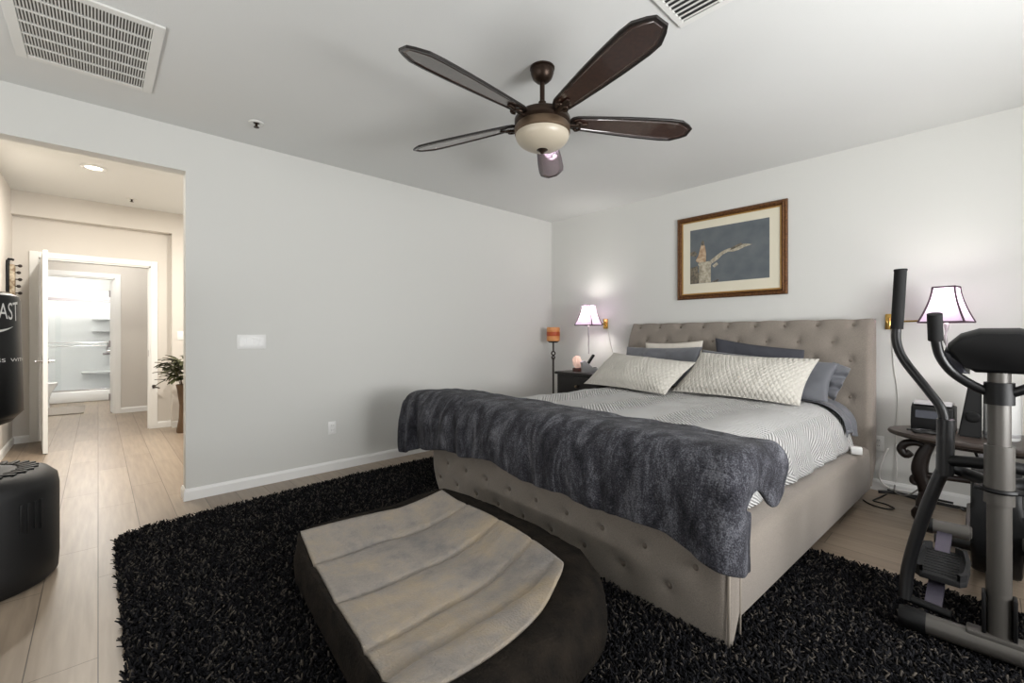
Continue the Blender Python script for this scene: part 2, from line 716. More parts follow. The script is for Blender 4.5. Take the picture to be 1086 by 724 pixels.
board('baseboard_left', 0, 0.471, 0, YB, (1, 0))
board('baseboard_jamb', 0.014, 0.471, -0.134, 0.471, (0, -1))
board('baseboard_back', 0.0, YB, XR, YB, (0, -1))

# ---- hall beyond the opening
bm = BM()
box(bm, (-3.42, -0.80, HZ), (-0.12, 2.2, HZ + 0.1))
struct('ceiling_hall', bm, M['ceil'])
bm = BM()
box(bm, (-3.42, -0.82, 0), (-0.12, -0.70, HZ))
struct('wall_hall_left', bm, M['hallwall'])
bm = BM()
box(bm, (-3.42, 2.1, 0), (-0.12, 2.2, HZ))
struct('wall_hall_right', bm, M['hallwall'])
# hall side skin of the bedroom wall (above the bedroom ceiling)
bm = BM()
box(bm, (-0.12, -0.82, H), (-0.02, 2.2, HZ + 0.1))
struct('wall_hall_near', bm, M['hallwall'])
# end wall: recess under a beam, with the doorway in it
bm = BM()
box(bm, (-3.52, -0.82, 0), (-3.40, -0.50, HZ + 0.1))
box(bm, (-3.52, 0.50, 0), (-3.40, 2.2, HZ + 0.1))
box(bm, (-3.52, -0.50, 2.10), (-3.40, 0.50, HZ + 0.1))
box(bm, (-3.40, -0.70, 2.555), (-3.29, 2.1, HZ))     # beam
box(bm, (-3.40, 0.71, 0), (-3.29, 2.1, 2.555))       # pier
struct('wall_hall_end', bm, M['hallwall'])
board('baseboard_hall_end', -3.40, -0.70, -3.40, -0.565, (1, 0))
board('baseboard_hall_left', -3.40, -0.70, -0.12, -0.70, (0, 1))
board('baseboard_hall_pier', -3.29, 0.71, -3.29, 2.1, (1, 0))
board('baseboard_hall_recess', -3.40, 0.57, -3.40, 0.71, (1, 0))

# door casing of the double opening
def casing(name, x, y0, y1, ztop, w=0.07, d=0.018, depth=0.12):
    bm = BM()
    box(bm, (x, y0 - w, 0), (x + d, y0, ztop + w), 0.004)
    box(bm, (x, y1, 0), (x + d, y1 + w, ztop + w), 0.004)
    box(bm, (x, y0, ztop), (x + d, y1, ztop + w), 0.004)
    # jamb lining
    box(bm, (x - depth, y0 - 0.002, 0), (x + 0.004, y0 + 0.016, ztop))
    box(bm, (x - depth, y1 - 0.016, 0), (x + 0.004, y1 + 0.002, ztop))
    box(bm, (x - depth, y0, ztop - 0.016), (x + 0.004, y1, ztop + 0.002))
    # stops
    box(bm, (x - 0.075, y1 - 0.028, 0), (x - 0.045, y1 - 0.014, ztop - 0.014))
    box(bm, (x - 0.075, y0 + 0.014, 0), (x - 0.045, y0 + 0.028, ztop - 0.014))
    return struct(name, bm, M['trim'])


casing('trim_1', -3.40, -0.50, 0.50, 2.105)


def lever(name, parent, at, side, tip, m):
    bm = BM()
    lathe(bm, [(0, 0), (0.027, 0), (0.027, 0.008), (0.012, 0.012), (0.010, 0.045), (0, 0.05)], 16, at, 'y', rot=Matrix.Rotation(PI if side < 0 else 0, 3, 'X'))
    x, y, z = at
    tube(bm, [(x, y + side * 0.045, z), (x + tip * 0.05, y + side * 0.05, z), (x + tip * 0.12, y + side * 0.047, z - 0.004)], [0.009, 0.008, 0.006], 8)
    return obj(name, bm, m, parent, True, 40)


def door_leaf(n, hinge, angle, w, h, side=1):
    """leaf in local x from hinge, thickness in y, panelled both sides"""
    d = bpy.data.objects.new('door_%d' % n, None)
    COL.objects.link(d)
    d['kind'] = 'structure'
    d.location = hinge
    d.rotation_euler = (0, 0, angle)
    bm = BM()
    box(bm, (0.004, -0.0175, 0.008), (w, 0.0175, h), 0.002, 1)
    for z0, z1 in ((0.2, 0.85), (1.0, h - 0.14)):
        for s in (-1, 1):
            for b in ((0.12, z0, w - 0.12, z0 + 0.03), (0.12, z1 - 0.03, w - 0.12, z1), (0.12, z0, 0.15, z1), (w - 0.15, z0, w - 0.12, z1)):
                box(bm, (b[0], s * 0.016, b[1]) if s > 0 else (b[0], -0.021, b[1]), (b[2], s * 0.021, b[3]) if s > 0 else (b[2], -0.016, b[3]), 0.002, 1)
    obj('door_panel', bm, M['trim'], d)
    lever('door_handle', d, (w - 0.06, 0.0175, 0.95), 1, -1, M['chrome'])
    lever('door_handle', d, (w - 0.06, -0.0175, 0.95), -1, -1, M['chrome'])
    for z in (0.25, 1.08, h - 0.2):
        bm = BM()
        box(bm, (-0.012, 0.012, z - 0.05), (0.014, 0.024, z + 0.05), 0.001, 1)
        tube(bm, [(-0.004, 0.024, z - 0.052), (-0.004, 0.024, z + 0.052)], 0.008, 8)
        obj('hinge', bm, M['greystem'], d)
    return d


door_leaf(1, (-3.385, -0.462, 0), math.radians(4.6), 0.86, 2.085)

# small dark lever on the right casing of the doorway, plus latch plate
bm = BM()
box(bm, (-3.384, 0.515, 0.525), (-3.372, 0.545, 0.57), 0.003)
tube(bm, [(-3.375, 0.53, 0.548), (-3.33, 0.52, 0.552), (-3.30, 0.585, 0.53)], [0.010, 0.011, 0.007], 8, 4)
tag(obj('door_holder', bm, M['iron'], None, True, 40), 'small dark lever door holder low on the right white door casing', 'door holder')
bm = BM()
box(bm, (-3.46, 0.481, 0.94), (-3.43, 0.4845, 1.02), 0.001, 1)
struct('trim_2', bm, M['greystem'])

# ---- passage room beyond the doorway and the bathroom
bm = BM()
box(bm, (-5.32, -1.3, 2.55), (-3.52, 1.6, 2.65))
struct('ceiling_passage', bm, M['ceil'])
bm = BM()
box(bm, (-5.32, -1.4, 0), (-3.52, -1.3, 2.65))
struct('wall_passage_left', bm, M['hallwall'])
bm = BM()
box(bm, (-5.32, 1.6, 0), (-3.52, 1.7, 2.65))
struct('wall_passage_right', bm, M['hallwall'])
wall_open('wall_passage_end', 'x', -5.32, 0.12, -1.3, 1.6, 2.65, (-0.62, 0.19, 0.0, 2.09), M['hallwall'])
casing('trim_3', -5.20, -0.62, 0.19, 2.09)
board('baseboard_passage_end', -5.20, 0.26, -5.20, 1.6, (1, 0))
bm = BM()
box(bm, (-8.2, -1.2, 2.5), (-5.32, 1.0, 2.6))
struct('ceiling_bathroom', bm, M['ceil'])
bm = BM()
box(bm, (-8.2, -1.3, 0), (-5.32, -1.2, 2.6))
struct('wall_bathroom_left', bm, M['wall'])
bm = BM()
box(bm, (-8.2, 0.34, 0), (-5.32, 0.44, 2.6))
struct('wall_bathroom_right', bm, M['wall'])
bm = BM()
box(bm, (-8.3, -1.2, 0), (-8.2, 1.0, 2.6))
struct('wall_bathroom_end', bm, M['wall'])
door_leaf(2, (-5.335, 0.155, 0), math.radians(178), 0.76, 2.06)

# shower: tub curb, surround, glass with rails, shelves, valve
sh = thing('shower', 'white walk-in shower with framed sliding glass at the end of the bathroom', 'shower', (-7.2, -0.535, 0))
bm = BM()
box(bm, (-0.08, -0.76, 0), (0.0, 0.76, 0.2), 0.02)
box(bm, (-0.98, -0.76, 0), (-0.08, 0.76, 0.06), 0.01)
obj('shower_pan', bm, M['ceramic'], sh, True, 40)
bm = BM()
box(bm, (-0.99, -0.765, 0.06), (-0.955, 0.765, 2.1), 0.005)
box(bm, (-0.955, 0.735, 0.06), (-0.08, 0.765, 2.1), 0.005)
box(bm, (-0.955, -0.765, 0.06), (-0.08, -0.735, 2.1), 0.005)
box(bm, (-0.955, 0.30, 0.45), (-0.80, 0.735, 0.5), 0.015)
obj('surround', bm, M['acrylic'], sh)
for z in (1.28, 1.52):
    bm = BM()
    box(bm, (-0.95, 0.45, z), (-0.80, 0.73, z + 0.02), 0.006)
    obj('shelf', bm, M['acrylic'], sh)
bm = BM()
box(bm, (-0.075, -0.73, 1.83), (-0.02, 0.73, 1.885), 0.004)
obj('top_rail', bm, M['greystem'], sh)
bm = BM()
box(bm, (-0.07, -0.73, 0.2), (-0.025, 0.73, 0.225), 0.003)
obj('bottom_rail', bm, M['chrome'], sh)
gm = mat('clear_shower_glass', (250, 252, 252), 0.02)
gm.node_tree.nodes['Principled BSDF'].inputs['Transmission Weight'].default_value = 1.0
gm.node_tree.nodes['Principled BSDF'].inputs['IOR'].default_value = 1.1
for y0, y1, x in ((-0.72, 0.05, -0.06), (-0.02, 0.72, -0.035)):
    bm = BM()
    box(bm, (x - 0.003, y0, 0.226), (x + 0.003, y1, 1.829))
    obj('glass_panel', bm, gm, sh)
bm = BM()
for z in (1.02, 1.08):
    tube(bm, [(-0.0, -0.5, z), (-0.0, 0.66, z)], 0.008, 8)
for y in (-0.5, 0.66):
    tube(bm, [(-0.028, y, 1.05), (0.0, y, 1.05)], 0.01, 8)
    tube(bm, [(0, y, 1.015), (0, y, 1.085)], 0.009, 8)
obj('towel_bar', bm, M['chrome'], sh, True, 40)
bm = BM()
lathe(bm, [(0, 0), (0.075, 0), (0.07, 0.012), (0.03, 0.02), (0.028, 0.06), (0, 0.065)], 20, (-0.5, 0.735, 1.02), 'y', rot=Matrix.Rotation(PI, 3, 'X'))
tube(bm, [(-0.5, 0.68, 1.02), (-0.5, 0.66, 0.93)], 0.014, 8)
tube(bm, [(-0.5, 0.735, 0.86), (-0.5, 0.60, 0.85)], 0.025, 10)
obj('shower_valve', bm, M['greystem'], sh, True, 40)

# toilet, mostly hidden behind the open door
to = thing('toilet', 'white toilet bowl beside the shower, half hidden behind the open door', 'toilet', (-6.75, -0.74, 0), math.radians(90))
bm = BM()
lathe(bm, [(0, 0.0), (0.12, 0.0), (0.11, 0.12), (0.13, 0.24), (0.185, 0.36), (0.19, 0.39), (0, 0.39)], 28)
for v in bm.verts:
    v.co.x *= 1.25
obj('bowl', bm, M['ceramic'], to, True, 40)
bm = BM()
lathe(bm, [(0, 0.0), (0.195, 0.0), (0.2, 0.012), (0.19, 0.03), (0, 0.035)], 28, (0, 0, 0.392))
for v in bm.verts:
    v.co.x *= 1.22
obj('seat_lid', bm, M['ceramic'], to, True, 40)
bm = BM()
box(bm, (-0.40, -0.2, 0.39), (-0.22, 0.2, 0.76), 0.025)
box(bm, (-0.34, -0.1, 0.0), (-0.12, 0.1, 0.38), 0.02)
obj('tank', bm, M['ceramic'], to, True, 40)

bm = BM()
grid(bm, lambda u, v: (-6.55 + u * 0.98, -0.66 + v * 0.5, 0.014 + 0.003 * fb(u * 20, v * 12, 0)), 30, 20)
box(bm, (-6.55, -0.66, 0.001), (-5.57, -0.16, 0.012), 0.004)
tag(obj('bath_mat', bm, M['bathmat'], None, True, 40), 'grey bath mat on the floor in front of the shower', 'bath mat')

# hall fittings: downlight, sprinklers, switch
def downlight():
    t = thing('downlight', 'round lit downlight recessed in the hall ceiling', 'ceiling light', (-1.80, -0.03, HZ))
    bm = BM()
    lathe(bm, [(0.062, -0.001), (0.092, -0.001), (0.09, -0.009), (0.066, -0.012), (0.062, -0.001)], 32)
    obj('trim_ring', bm, M['white'], t, True)
    bm = BM()
    lathe(bm, [(0, -0.004), (0.064, -0.004), (0.064, -0.002), (0, -0.002)], 32)
    obj('diffuser', bm, M['lamp_glow'], t)
    a = area('downlight_beam', (0, 0, -0.02), (0, 0, 0), 0.13, 0.13, 36, WARM)
    a.data.shape = 'DISK'
    a.parent = t


downlight()
area('hall_fill_beam', (-1.8, 1.3, HZ - 0.02), (0, 0, 0), 0.13, 0.13, 36, WARM)  # extra beam added out of view to brighten the hall, no fixture


def sprinkler(loc, label):
    t = thing('fire_sprinkler', label, 'sprinkler', loc, 0, 'ceiling sprinklers')
    bm = BM()
    lathe(bm, [(0.022, 0), (0.05, 0), (0.047, -0.006), (0.03, -0.010), (0.022, -0.004), (0.022, 0)], 24)
    obj('escutcheon', bm, M['whitemetal'], t, True)
    bm = BM()
    lathe(bm, [(0, 0), (0.02, 0), (0.02, -0.004), (0.009, -0.008), (0.009, -0.03), (0.018, -0.032), (0.018, -0.035), (0, -0.036)], 16)
    obj('sprinkler_head', bm, M['bronze'], t, True, 40)


sprinkler((0.45, 0.829, H), 'small recessed sprinkler head in the bedroom ceiling near the big grille')
sprinkler((-2.85, 0.29, HZ), 'small sprinkler head in the hall ceiling beyond the downlight')

# ---- wall plates
def wall_plate(name, label, cat, loc, rotz, n, kind, group=None):
    """plate in the local xz plane facing -y"""
    t = thing(name, label, cat, loc, rotz, group)
    w = 0.07 + 0.046 * (n - 1)
    bm = BM()
    box(bm, (-w / 2, -0.006, -0.057), (w / 2, -0.0005, 0.057), 0.003)
    obj('plate', bm, M['white'], t, True, 40)
    for i in range(n):
        x = (i - (n - 1) / 2) * 0.046
        if kind == 'rocker':
            bm = BM()
            prism(bm, [(-0.006, -0.033), (-0.0068, -0.033), (-0.0105, 0.033), (-0.006, 0.033)], x - 0.016, x + 0.016, 'yz')
            obj('rocker', bm, M['white'], t)
        else:
            for dz in (-0.021, 0.021):
                bm = BM()
                box(bm, (x - 0.017, -0.0085, dz - 0.014), (x + 0.017, -0.0055, dz + 0.014), 0.004)
                for sx in (-0.006, 0.006):
                    box(bm, (x + sx - 0.001, -0.0089, dz - 0.002), (x + sx + 0.001, -0.0082, dz + 0.006), 0, mi=1)
                obj('socket', bm, [M['white'], M['dark']], t)
    return t


wall_plate('light_switch', 'wide white four-rocker switch plate on the left bedroom wall', 'light switch', (0.0, 0.90, 1.165), PI / 2, 4, 'rocker')
wall_plate('power_outlet', 'white wall outlet low on the left bedroom wall', 'outlet', (0.0, 1.538, 0.385), PI / 2, 1, 'socket')
wall_plate('power_outlet', 'white wall outlet just right of the tufted headboard', 'outlet', (3.44, YB, 0.37), 0, 1, 'socket')
wall_plate('light_switch', 'small white switch plate on the hall wall above the plant', 'light switch', (-3.29, 0.80, 1.21), PI / 2, 1, 'rocker')

# ---- ceiling return grille
g = thing('return_grille', 'large white louvred air return grille in the ceiling above the hall opening', 'vent', (0.845, -0.04, H))
bm = BM()
X0, X1, Y0, Y1 = -0.40, 0.41, -0.285, 0.285
fw = 0.045
for a, b in (((X0, Y0), (X1, Y0 + fw)), ((X0, Y1 - fw), (X1, Y1)), ((X0, Y0 + fw), (X0 + fw, Y1 - fw)), ((X1 - fw, Y0 + fw), (X1, Y1 - fw))):
    box(bm, (a[0], a[1], -0.012), (b[0], b[1], -0.0005), 0.003)
obj('frame', bm, M['whitemetal'], g)
bm = BM()
for i in range(1, 6):
    x = X0 + fw + (X1 - X0 - 2 * fw) * i / 6
    box(bm, (x - 0.006, Y0 + fw, -0.011), (x + 0.006, Y1 - fw, -0.001))
obj('divider_bars', bm, M['whitemetal'], g)
bm = BM()
ns = 40
for i in range(ns):
    y = Y0 + fw + (Y1 - Y0 - 2 * fw) * (i + 0.5) / ns
    box(bm, (X0 + fw, y - 0.0030, -0.0095), (X1 - fw, y + 0.0030, -0.0075), rot=Matrix.Rotation(math.radians(35), 3, 'X'))
obj('louvres', bm, M['whitemetal'], g)
bm = BM()
box(bm, (X0 + fw, Y0 + fw, -0.003), (X1 - fw, Y1 - fw, -0.0008))
obj('filter_backing', bm, mat('grey_filter', (96, 92, 86), 0.9), g)

g = thing('supply_register', 'white ceiling supply register at the top edge behind the fan', 'vent', (3.16, 1.93, H))
bm = BM()
X0, X1, Y0, Y1 = -0.17, 0.17, -0.17, 0.17
fw = 0.03
for a, b in (((X0, Y0), (X1, Y0 + fw)), ((X0, Y1 - fw), (X1, Y1)), ((X0, Y0 + fw), (X0 + fw, Y1 - fw)), ((X1 - fw, Y0 + fw), (X1, Y1 - fw)), ((0.03, Y0 + fw), (0.045, Y1 - fw))):
    box(bm, (a[0], a[1], -0.010), (b[0], b[1], -0.0005), 0.003)
obj('frame', bm, M['whitemetal'], g)
bm = BM()
for i in range(9):
    y = Y0 + fw + (i + 0.5) * 0.031
    box(bm, (X0 + fw, y - 0.013, -0.0095), (0.03, y + 0.013, -0.0075), rot=Matrix.Rotation(math.radians(24), 3, 'X'))
obj('vanes', bm, M['whitemetal'], g)
bm = BM()
box(bm, (0.045, Y0 + fw, -0.006), (X1 - fw, Y1 - fw, -0.003))
obj('damper', bm, mat('grey_damper', (150, 150, 150), 0.6), g)
bm = BM()
box(bm, (X0 + fw, Y0 + fw, -0.003), (0.03, Y1 - fw, -0.0008))
obj('duct_backing', bm, mat('duct_grey', (70, 70, 70), 0.8), g)

# ------------------------------------------------------------------ rug
RUG = [(0.40, 0.10), (4.75, 0.10), (4.75, 2.93), (0.34, 2.93)]
RX0, RX1, RY0, RY1 = 0.32, 4.75, 0.07, 2.90
bm = BM()
box(bm, (RX0 + 0.02, RY0 + 0.02, 0.0005), (RX1 - 0.02, RY1 - 0.02, 0.012), 0.005)
for v in bm.verts:
    if v.co.x < 1:
        v.co.x += 0.10 * max(0, 1 - v.co.y / 1.5) * (1 if v.co.y < 1.5 else 0)
rug = obj('shag_rug', bm, M['rugbase'])
tag(rug, 'large charcoal black shag rug under the bed and the dog bed', 'rug')


def shag():
    rng = np.random.default_rng(4)
    n = 140000
    x = rng.uniform(RX0, RX1, n)
    y = rng.uniform(RY0, RY1, n)
    # rounded corner and slightly slanted near-left edge
    keep = x > RX0 + 0.12 * np.clip(1 - y / 1.5, 0, 1) + 0.01
    dx, dy = np.clip(RX0 + 0.27 - x, 0, 1), np.clip(RY0 + 0.12 - y, 0, 1)
    keep &= (dx ** 2 + dy ** 2) < 0.12 ** 2 + (x > RX0 + 0.27) * 9 + (y > RY0 + 0.12) * 9
    # nothing under the bed frame, the dog bed
    keep &= ~((x > 1.25) & (x < 3.30) & (y > 2.02))
    keep &= ~((x > 1.85) & (x < 2.85) & (y > 0.78) & (y < 1.6))
    x, y = x[keep], y[keep]
    n = len(x)
    hgt = rng.uniform(0.016, 0.036, n)
    ang = rng.uniform(0, 2 * PI, n)
    lean = rng.uniform(0.006, 0.028, n)
    w = rng.uniform(0.0032, 0.0058, n)
    lx, ly = np.cos(ang), np.sin(ang)
    sx, sy = -ly, lx
    verts = np.zeros((n, 9, 3), np.float32)
    for k, (t, ws) in enumerate(((0.0, 0.9), (0.55, 1.0), (1.0, 0.75))):
        cx = x + lx * lean * t * t
        cy = y + ly * lean * t * t
        cz = 0.011 + hgt * (t - 0.30 * t * t * (lean / 0.034))
        ww = w * ws
        verts[:, 3 * k + 0] = np.stack([cx + sx * ww, cy + sy * ww, cz], 1)
        verts[:, 3 * k + 1] = np.stack([cx - sx * ww, cy - sy * ww, cz], 1)
        verts[:, 3 * k + 2] = np.stack([cx - lx * ww * 0.9, cy - ly * ww * 0.9, cz + ww * 0.4], 1)
    base = np.array([[0, 1, 4, 3], [1, 2, 5, 4], [2, 0, 3, 5], [3, 4, 7, 6], [4, 5, 8, 7], [5, 3, 6, 8]])
    quads = (base[None] + (np.arange(n) * 9)[:, None, None]).reshape(-1, 4)
    tris = (np.array([[6, 7, 8]])[None] + (np.arange(n) * 9)[:, None, None]).reshape(-1, 3)
    nq, nt_ = len(quads), len(tris)
    me = bpy.data.meshes.new('pile')
    me.vertices.add(n * 9)
    me.vertices.foreach_set('co', verts.reshape(-1))
    me.loops.add(nq * 4 + nt_ * 3)
    me.loops.foreach_set('vertex_index', np.concatenate([quads.reshape(-1), tris.reshape(-1)]).astype(np.int32))
    me.polygons.add(nq + nt_)
    st = np.concatenate([np.arange(nq) * 4, nq * 4 + np.arange(nt_) * 3]).astype(np.int32)
    me.polygons.foreach_set('loop_start', st)
    tone = np.repeat(rng.power(0.5, n), 9).astype(np.float32)
    me.update(calc_edges=True)
    me.validate()
    at = me.attributes.new('tone', 'FLOAT', 'POINT')
    at.data.foreach_set('value', tone)
    me.polygons.foreach_set('use_smooth', [True] * len(me.polygons))
    me.materials.append(M['shag'])
    o = bpy.data.objects.new('pile', me)
    COL.objects.link(o)
    o.parent = rug
    o['kind'] = 'stuff'


shag()

# ------------------------------------------------------------------ bed
BA = -math.radians(3.4)
BO = Vector((2.218, 1.823, 0.0))
bed = thing('upholstered_bed', 'wide taupe linen sleigh bed with button tufted headboard and footboard', 'bed', BO, BA)
R3 = Matrix.Rotation(BA, 3, 'Z')


def bl(p):          # world point -> bed space
    return R3.inverted() @ (Vector(p) - BO)


def bw(p):          # bed space -> world
    return R3 @ Vector(p) + BO


def tuft_panel(name, prof, half, buttons, depth=0.022, nx=150, corner=0.0):
    """closed loft along x. prof(t) for t 0..1 gives front face (y,z) from bottom to top;
    buttons: list of (x, z). Returns mesh object and the button positions."""
    bm = BM()
    NF = 60
    front, back = prof
    nb = 10
    btns = np.array(buttons)

    def dent(x, z):
        d = np.hypot(btns[:, 0] - x, btns[:, 1] - z)
        k = d.min()
        a = depth * (0.75 * math.exp(-(k / 0.022) ** 2) + 0.45 * math.exp(-(k / 0.06) ** 2))
        return a
    rows = []
    for i in range(nx + 1):
        x = -half + 2 * half * i / nx
        e = min(1.0, (half - abs(x)) / 0.03)
        rnd = 0.03 * (1 - math.sqrt(max(0.0, 1 - (1 - e) ** 2)))
        col = []
        for j in range(NF + 1):
            y, z = front(j / NF)
            y2, z2 = front(min(1, j / NF + 0.01))
            y1, z1 = front(max(0, j / NF - 0.01))
            ty, tz = y2 - y1, z2 - z1
            L = math.hypot(ty, tz) or 1
            ny, nz = -tz / L, ty / L          # outward normal (towards -y)
            dd = -dent(x, z) - rnd
            xx = x
            if corner and x < 0:
                xx = x + corner * max(0.0, 1 - (z - 0.05) / 0.16) ** 2
                xx = x + (xx - x) * max(0, (-x - half * 0.8) / (half * 0.2))
            col.append(bm.verts.new((xx, y + ny * dd, z + nz * dd)))
        for j in range(1, nb):
            y, z = back(j / nb)
            col.append(bm.verts.new((x, y, z)))
        rows.append(col)
    n = len(rows[0])
    for A, B in zip(rows, rows[1:]):
        for j in range(n):
            k = (j + 1) % n
            bm.faces.new((A[j], B[j], B[k], A[k]))
    bm.faces.new(rows[0])
    bm.faces.new(rows[-1][::-1])
    o = obj(name, bm, M['linen'], bed, True, 60)
    for x, z in buttons:
        # find front y at z
        t = min((abs(front(q / 200)[1] - z), q / 200) for q in range(201))[1]
        y, zz = front(t)
        y2, z2 = front(min(1, t + 0.01))
        y1, z1 = front(max(0, t - 0.01))
        ang = math.atan2(y2 - y1, z2 - z1)
        b = BM()
        lathe(b, [(0, 0.010), (0.008, 0.009), (0.0125, 0.004), (0.0135, 0.0), (0, -0.002)], 12, rot=Matrix.Rotation(PI / 2 - ang, 3, 'X'))
        ny, nz = -(z2 - z1), (y2 - y1)
        L = math.hypot(ny, nz)
        off = -depth * 1.05
        for v in b.verts:
            v.co += Vector((x, y + ny / L * off, zz + nz / L * off))
        obj('button', b, M['button'], o, True)
    return o


# headboard: raked face rolling back at the top
def hb_front(t):
    z = 0.10 + 1.22 * t
    y = 2.40 + 0.018 * t
    if t > 0.70:
        k = (t - 0.70) / 0.30
        y += 0.105 * k ** 2.2
        z += 0.028 * math.sin(k * PI * 0.5) * 0.9
    return (y, z)


def hb_back(t):
    # from the top edge over and down the back
    if t < 0.35:
        a = t / 0.35 * PI * 0.5
        return (2.523 + 0.047 * math.sin(a), 1.345 - 0.05 * (1 - math.cos(a)))
    k = (t - 0.35) / 0.65
    return (2.57, 1.295 - 1.195 * k)


bt = []
for r in range(6):
    z = 1.312 - 0.142 * r
    for i in range(-4, 5):
        x = 0.24 * i + (0.12 if r % 2 else 0) - 0.01
        if -1.06 < x < 1.06 and z > 0.55:
            bt.append((x, z))
tuft_panel('headboard', (hb_front, hb_back), 1.08, bt, 0.030)


def fb_front(t):
    z = 0.012 + 0.618 * t
    y = 0.012 - 0.020 * math.sin(t * PI * 0.5)
    if t > 0.8:
        y += 0.0 * t
    return (y, z)


def fb_back(t):
    if t < 0.5:
        a = t / 0.5 * PI
        return (0.052 - 0.060 * math.cos(a), 0.63 + 0.055 * math.sin(a))
    k = (t - 0.5) / 0.5
    return (0.112, 0.63 - 0.618 * k)


bt = []
for r, z in enumerate((0.53, 0.40, 0.27, 0.14)):
    for i in range(-5, 6):
        x = 0.24 * i + (0.12 if r % 2 else 0) + 0.03
        if abs(x) < 1.09:
            bt.append((x, z))
fbo = tuft_panel('footboard', (fb_front, fb_back), 1.13, bt, 0.024, corner=0.07)
for y in (0.012, 0.108):
    bm = BM()
    tube(bm, [(1.128, y, 0.02), (1.130, y, 0.35), (1.128, y, 0.63)], 0.006, 8)
    obj('piping', bm, M['linenlight'], fbo, True)

for s in (1, -1):
    bm = BM()
    xo = 1.125 if s > 0 else 1.10
    pr = [(0.95, 0.085), (xo - 0.006, 0.085), (xo, 0.095), (xo - 0.004, 0.345), (xo - 0.012, 0.372), (xo - 0.04, 0.387), (0.95, 0.400)]
    y0, y1 = 0.113, 2.395
    A = [bm.verts.new((s * a, y0, b)) for a, b in pr]
    B = [bm.verts.new((s * (a - (0.045 if a > 0.96 else 0)), y1, b)) for a, b in pr]
    bm.faces.new(A)
    bm.faces.new(B[::-1])
    for i in range(len(pr)):
        j = (i + 1) % len(pr)
        bm.faces.new((A[i], B[i], B[j], A[j]))
    obj('side_rail', bm, M['linen'], bed, True, 50)
bm = BM()
box(bm, (-0.94, 0.12, 0.25), (0.94, 2.37, 0.295))
obj('slat_platform', bm, M['darkwood'], bed)
for sx, sy in ((-0.9, 0.3), (0.9, 0.3), (-0.9, 2.2), (0.9, 2.2)):
    bm = BM()
    box(bm, (sx - 0.03, sy - 0.03, 0.013 if sy < 1 else 0.0), (sx + 0.03, sy + 0.03, 0.252), 0.004)
    obj('leg', bm, M['darkwood'], bed)

# mattress
bm = BM()
box(bm, (-0.935, 0.13, 0.298), (0.935, 2.36, 0.64), 0.06, 4)
mt = obj('mattress', bm, M['beige'], None, True, 50)
mt.location, mt.rotation_euler = BO, (0, 0, BA)
tag(mt, 'thick beige mattress whose corner shows below the bedding beside the headboard', 'mattress')


# coverlet: flat top with full rounded sides falling to the rails
def cov_section(s):
    """s in -1..1 across the bed -> (x,z)"""
    a = abs(s)
    flat = 0.60
    if a < flat:
        x, z = a / flat * 0.74, 0.705
    else:
        k = (a - flat) / (1 - flat)
        th = min(1.0, k / 0.72) * PI * 0.5
        x = 0.74 + 0.245 * math.sin(th)
        z = 0.705 - 0.20 * (1 - math.cos(th))
        if k > 0.72:
            q = (k - 0.72) / 0.28
            z = 0.505 - 0.095 * q
            x = 0.985 + 0.025 * q
    return (math.copysign(x, s), z)


def cov(u, v):
    s = u * 2 - 1
    x, z = cov_section(s)
    y = 0.118 + v * 2.10
    w = 0.010 * fb(x, y, 0, 2.2) + 0.006 * fb(x, y, 5, 6)
    if abs(s) > 0.62:
        w += 0.010 * math.sin(y * 26 + 3 * fb(0, y, 2, 2)) * min(1, (abs(s) - 0.62) * 4)
    nx = math.copysign(min(1.0, max(0, (abs(x) - 0.74) / 0.24)), x)
    z += w * (1 - 0.6 * abs(nx))
    x += w * nx
    if v > 0.93:
        z -= 0.012 * (v - 0.93) / 0.07
    z -= 0.018 * math.exp(-((y - 0.118) / 0.1) ** 2)
    return (x, y, z)


bm = BM()
grid(bm, cov, 120, 110, uv=lambda u, v: (u * 2.4, v * 2.1))
cv = obj('coverlet', bm, M['coverlet'], None, True)
cv.location, cv.rotation_euler = BO, (0, 0, BA)
sd = cv.modifiers.new('thick', 'SOLIDIFY')
sd.thickness = 0.014
sd.offset = 1
tag(cv, 'white chevron quilted coverlet spread over the bed', 'coverlet')

# slate sheet edge hanging at the head on the right side
bm = BM()


def sheet(u, v):
    y = 2.10 + 0.26 * v
    s = 0.55 + 0.37 * u
    x, z = cov_section(s)
    x += 0.022 + 0.010 * math.sin(v * 14 + u * 4)
    z += 0.020 + 0.008 * math.sin(v * 9)
    if u > 0.9:
        z += 0.02 * math.sin(v * 6)
    return (x, y, z)


grid(bm, sheet, 30, 24)
so = obj('flat_sheet', bm, M['slate'], None, True)
so.location, so.rotation_euler = BO, (0, 0, BA)
sd = so.modifiers.new('thick', 'SOLIDIFY')
sd.thickness = 0.006
sd.offset = 1
tag(so, 'slate blue sheet edge hanging over the mattress side by the headboard', 'sheet')


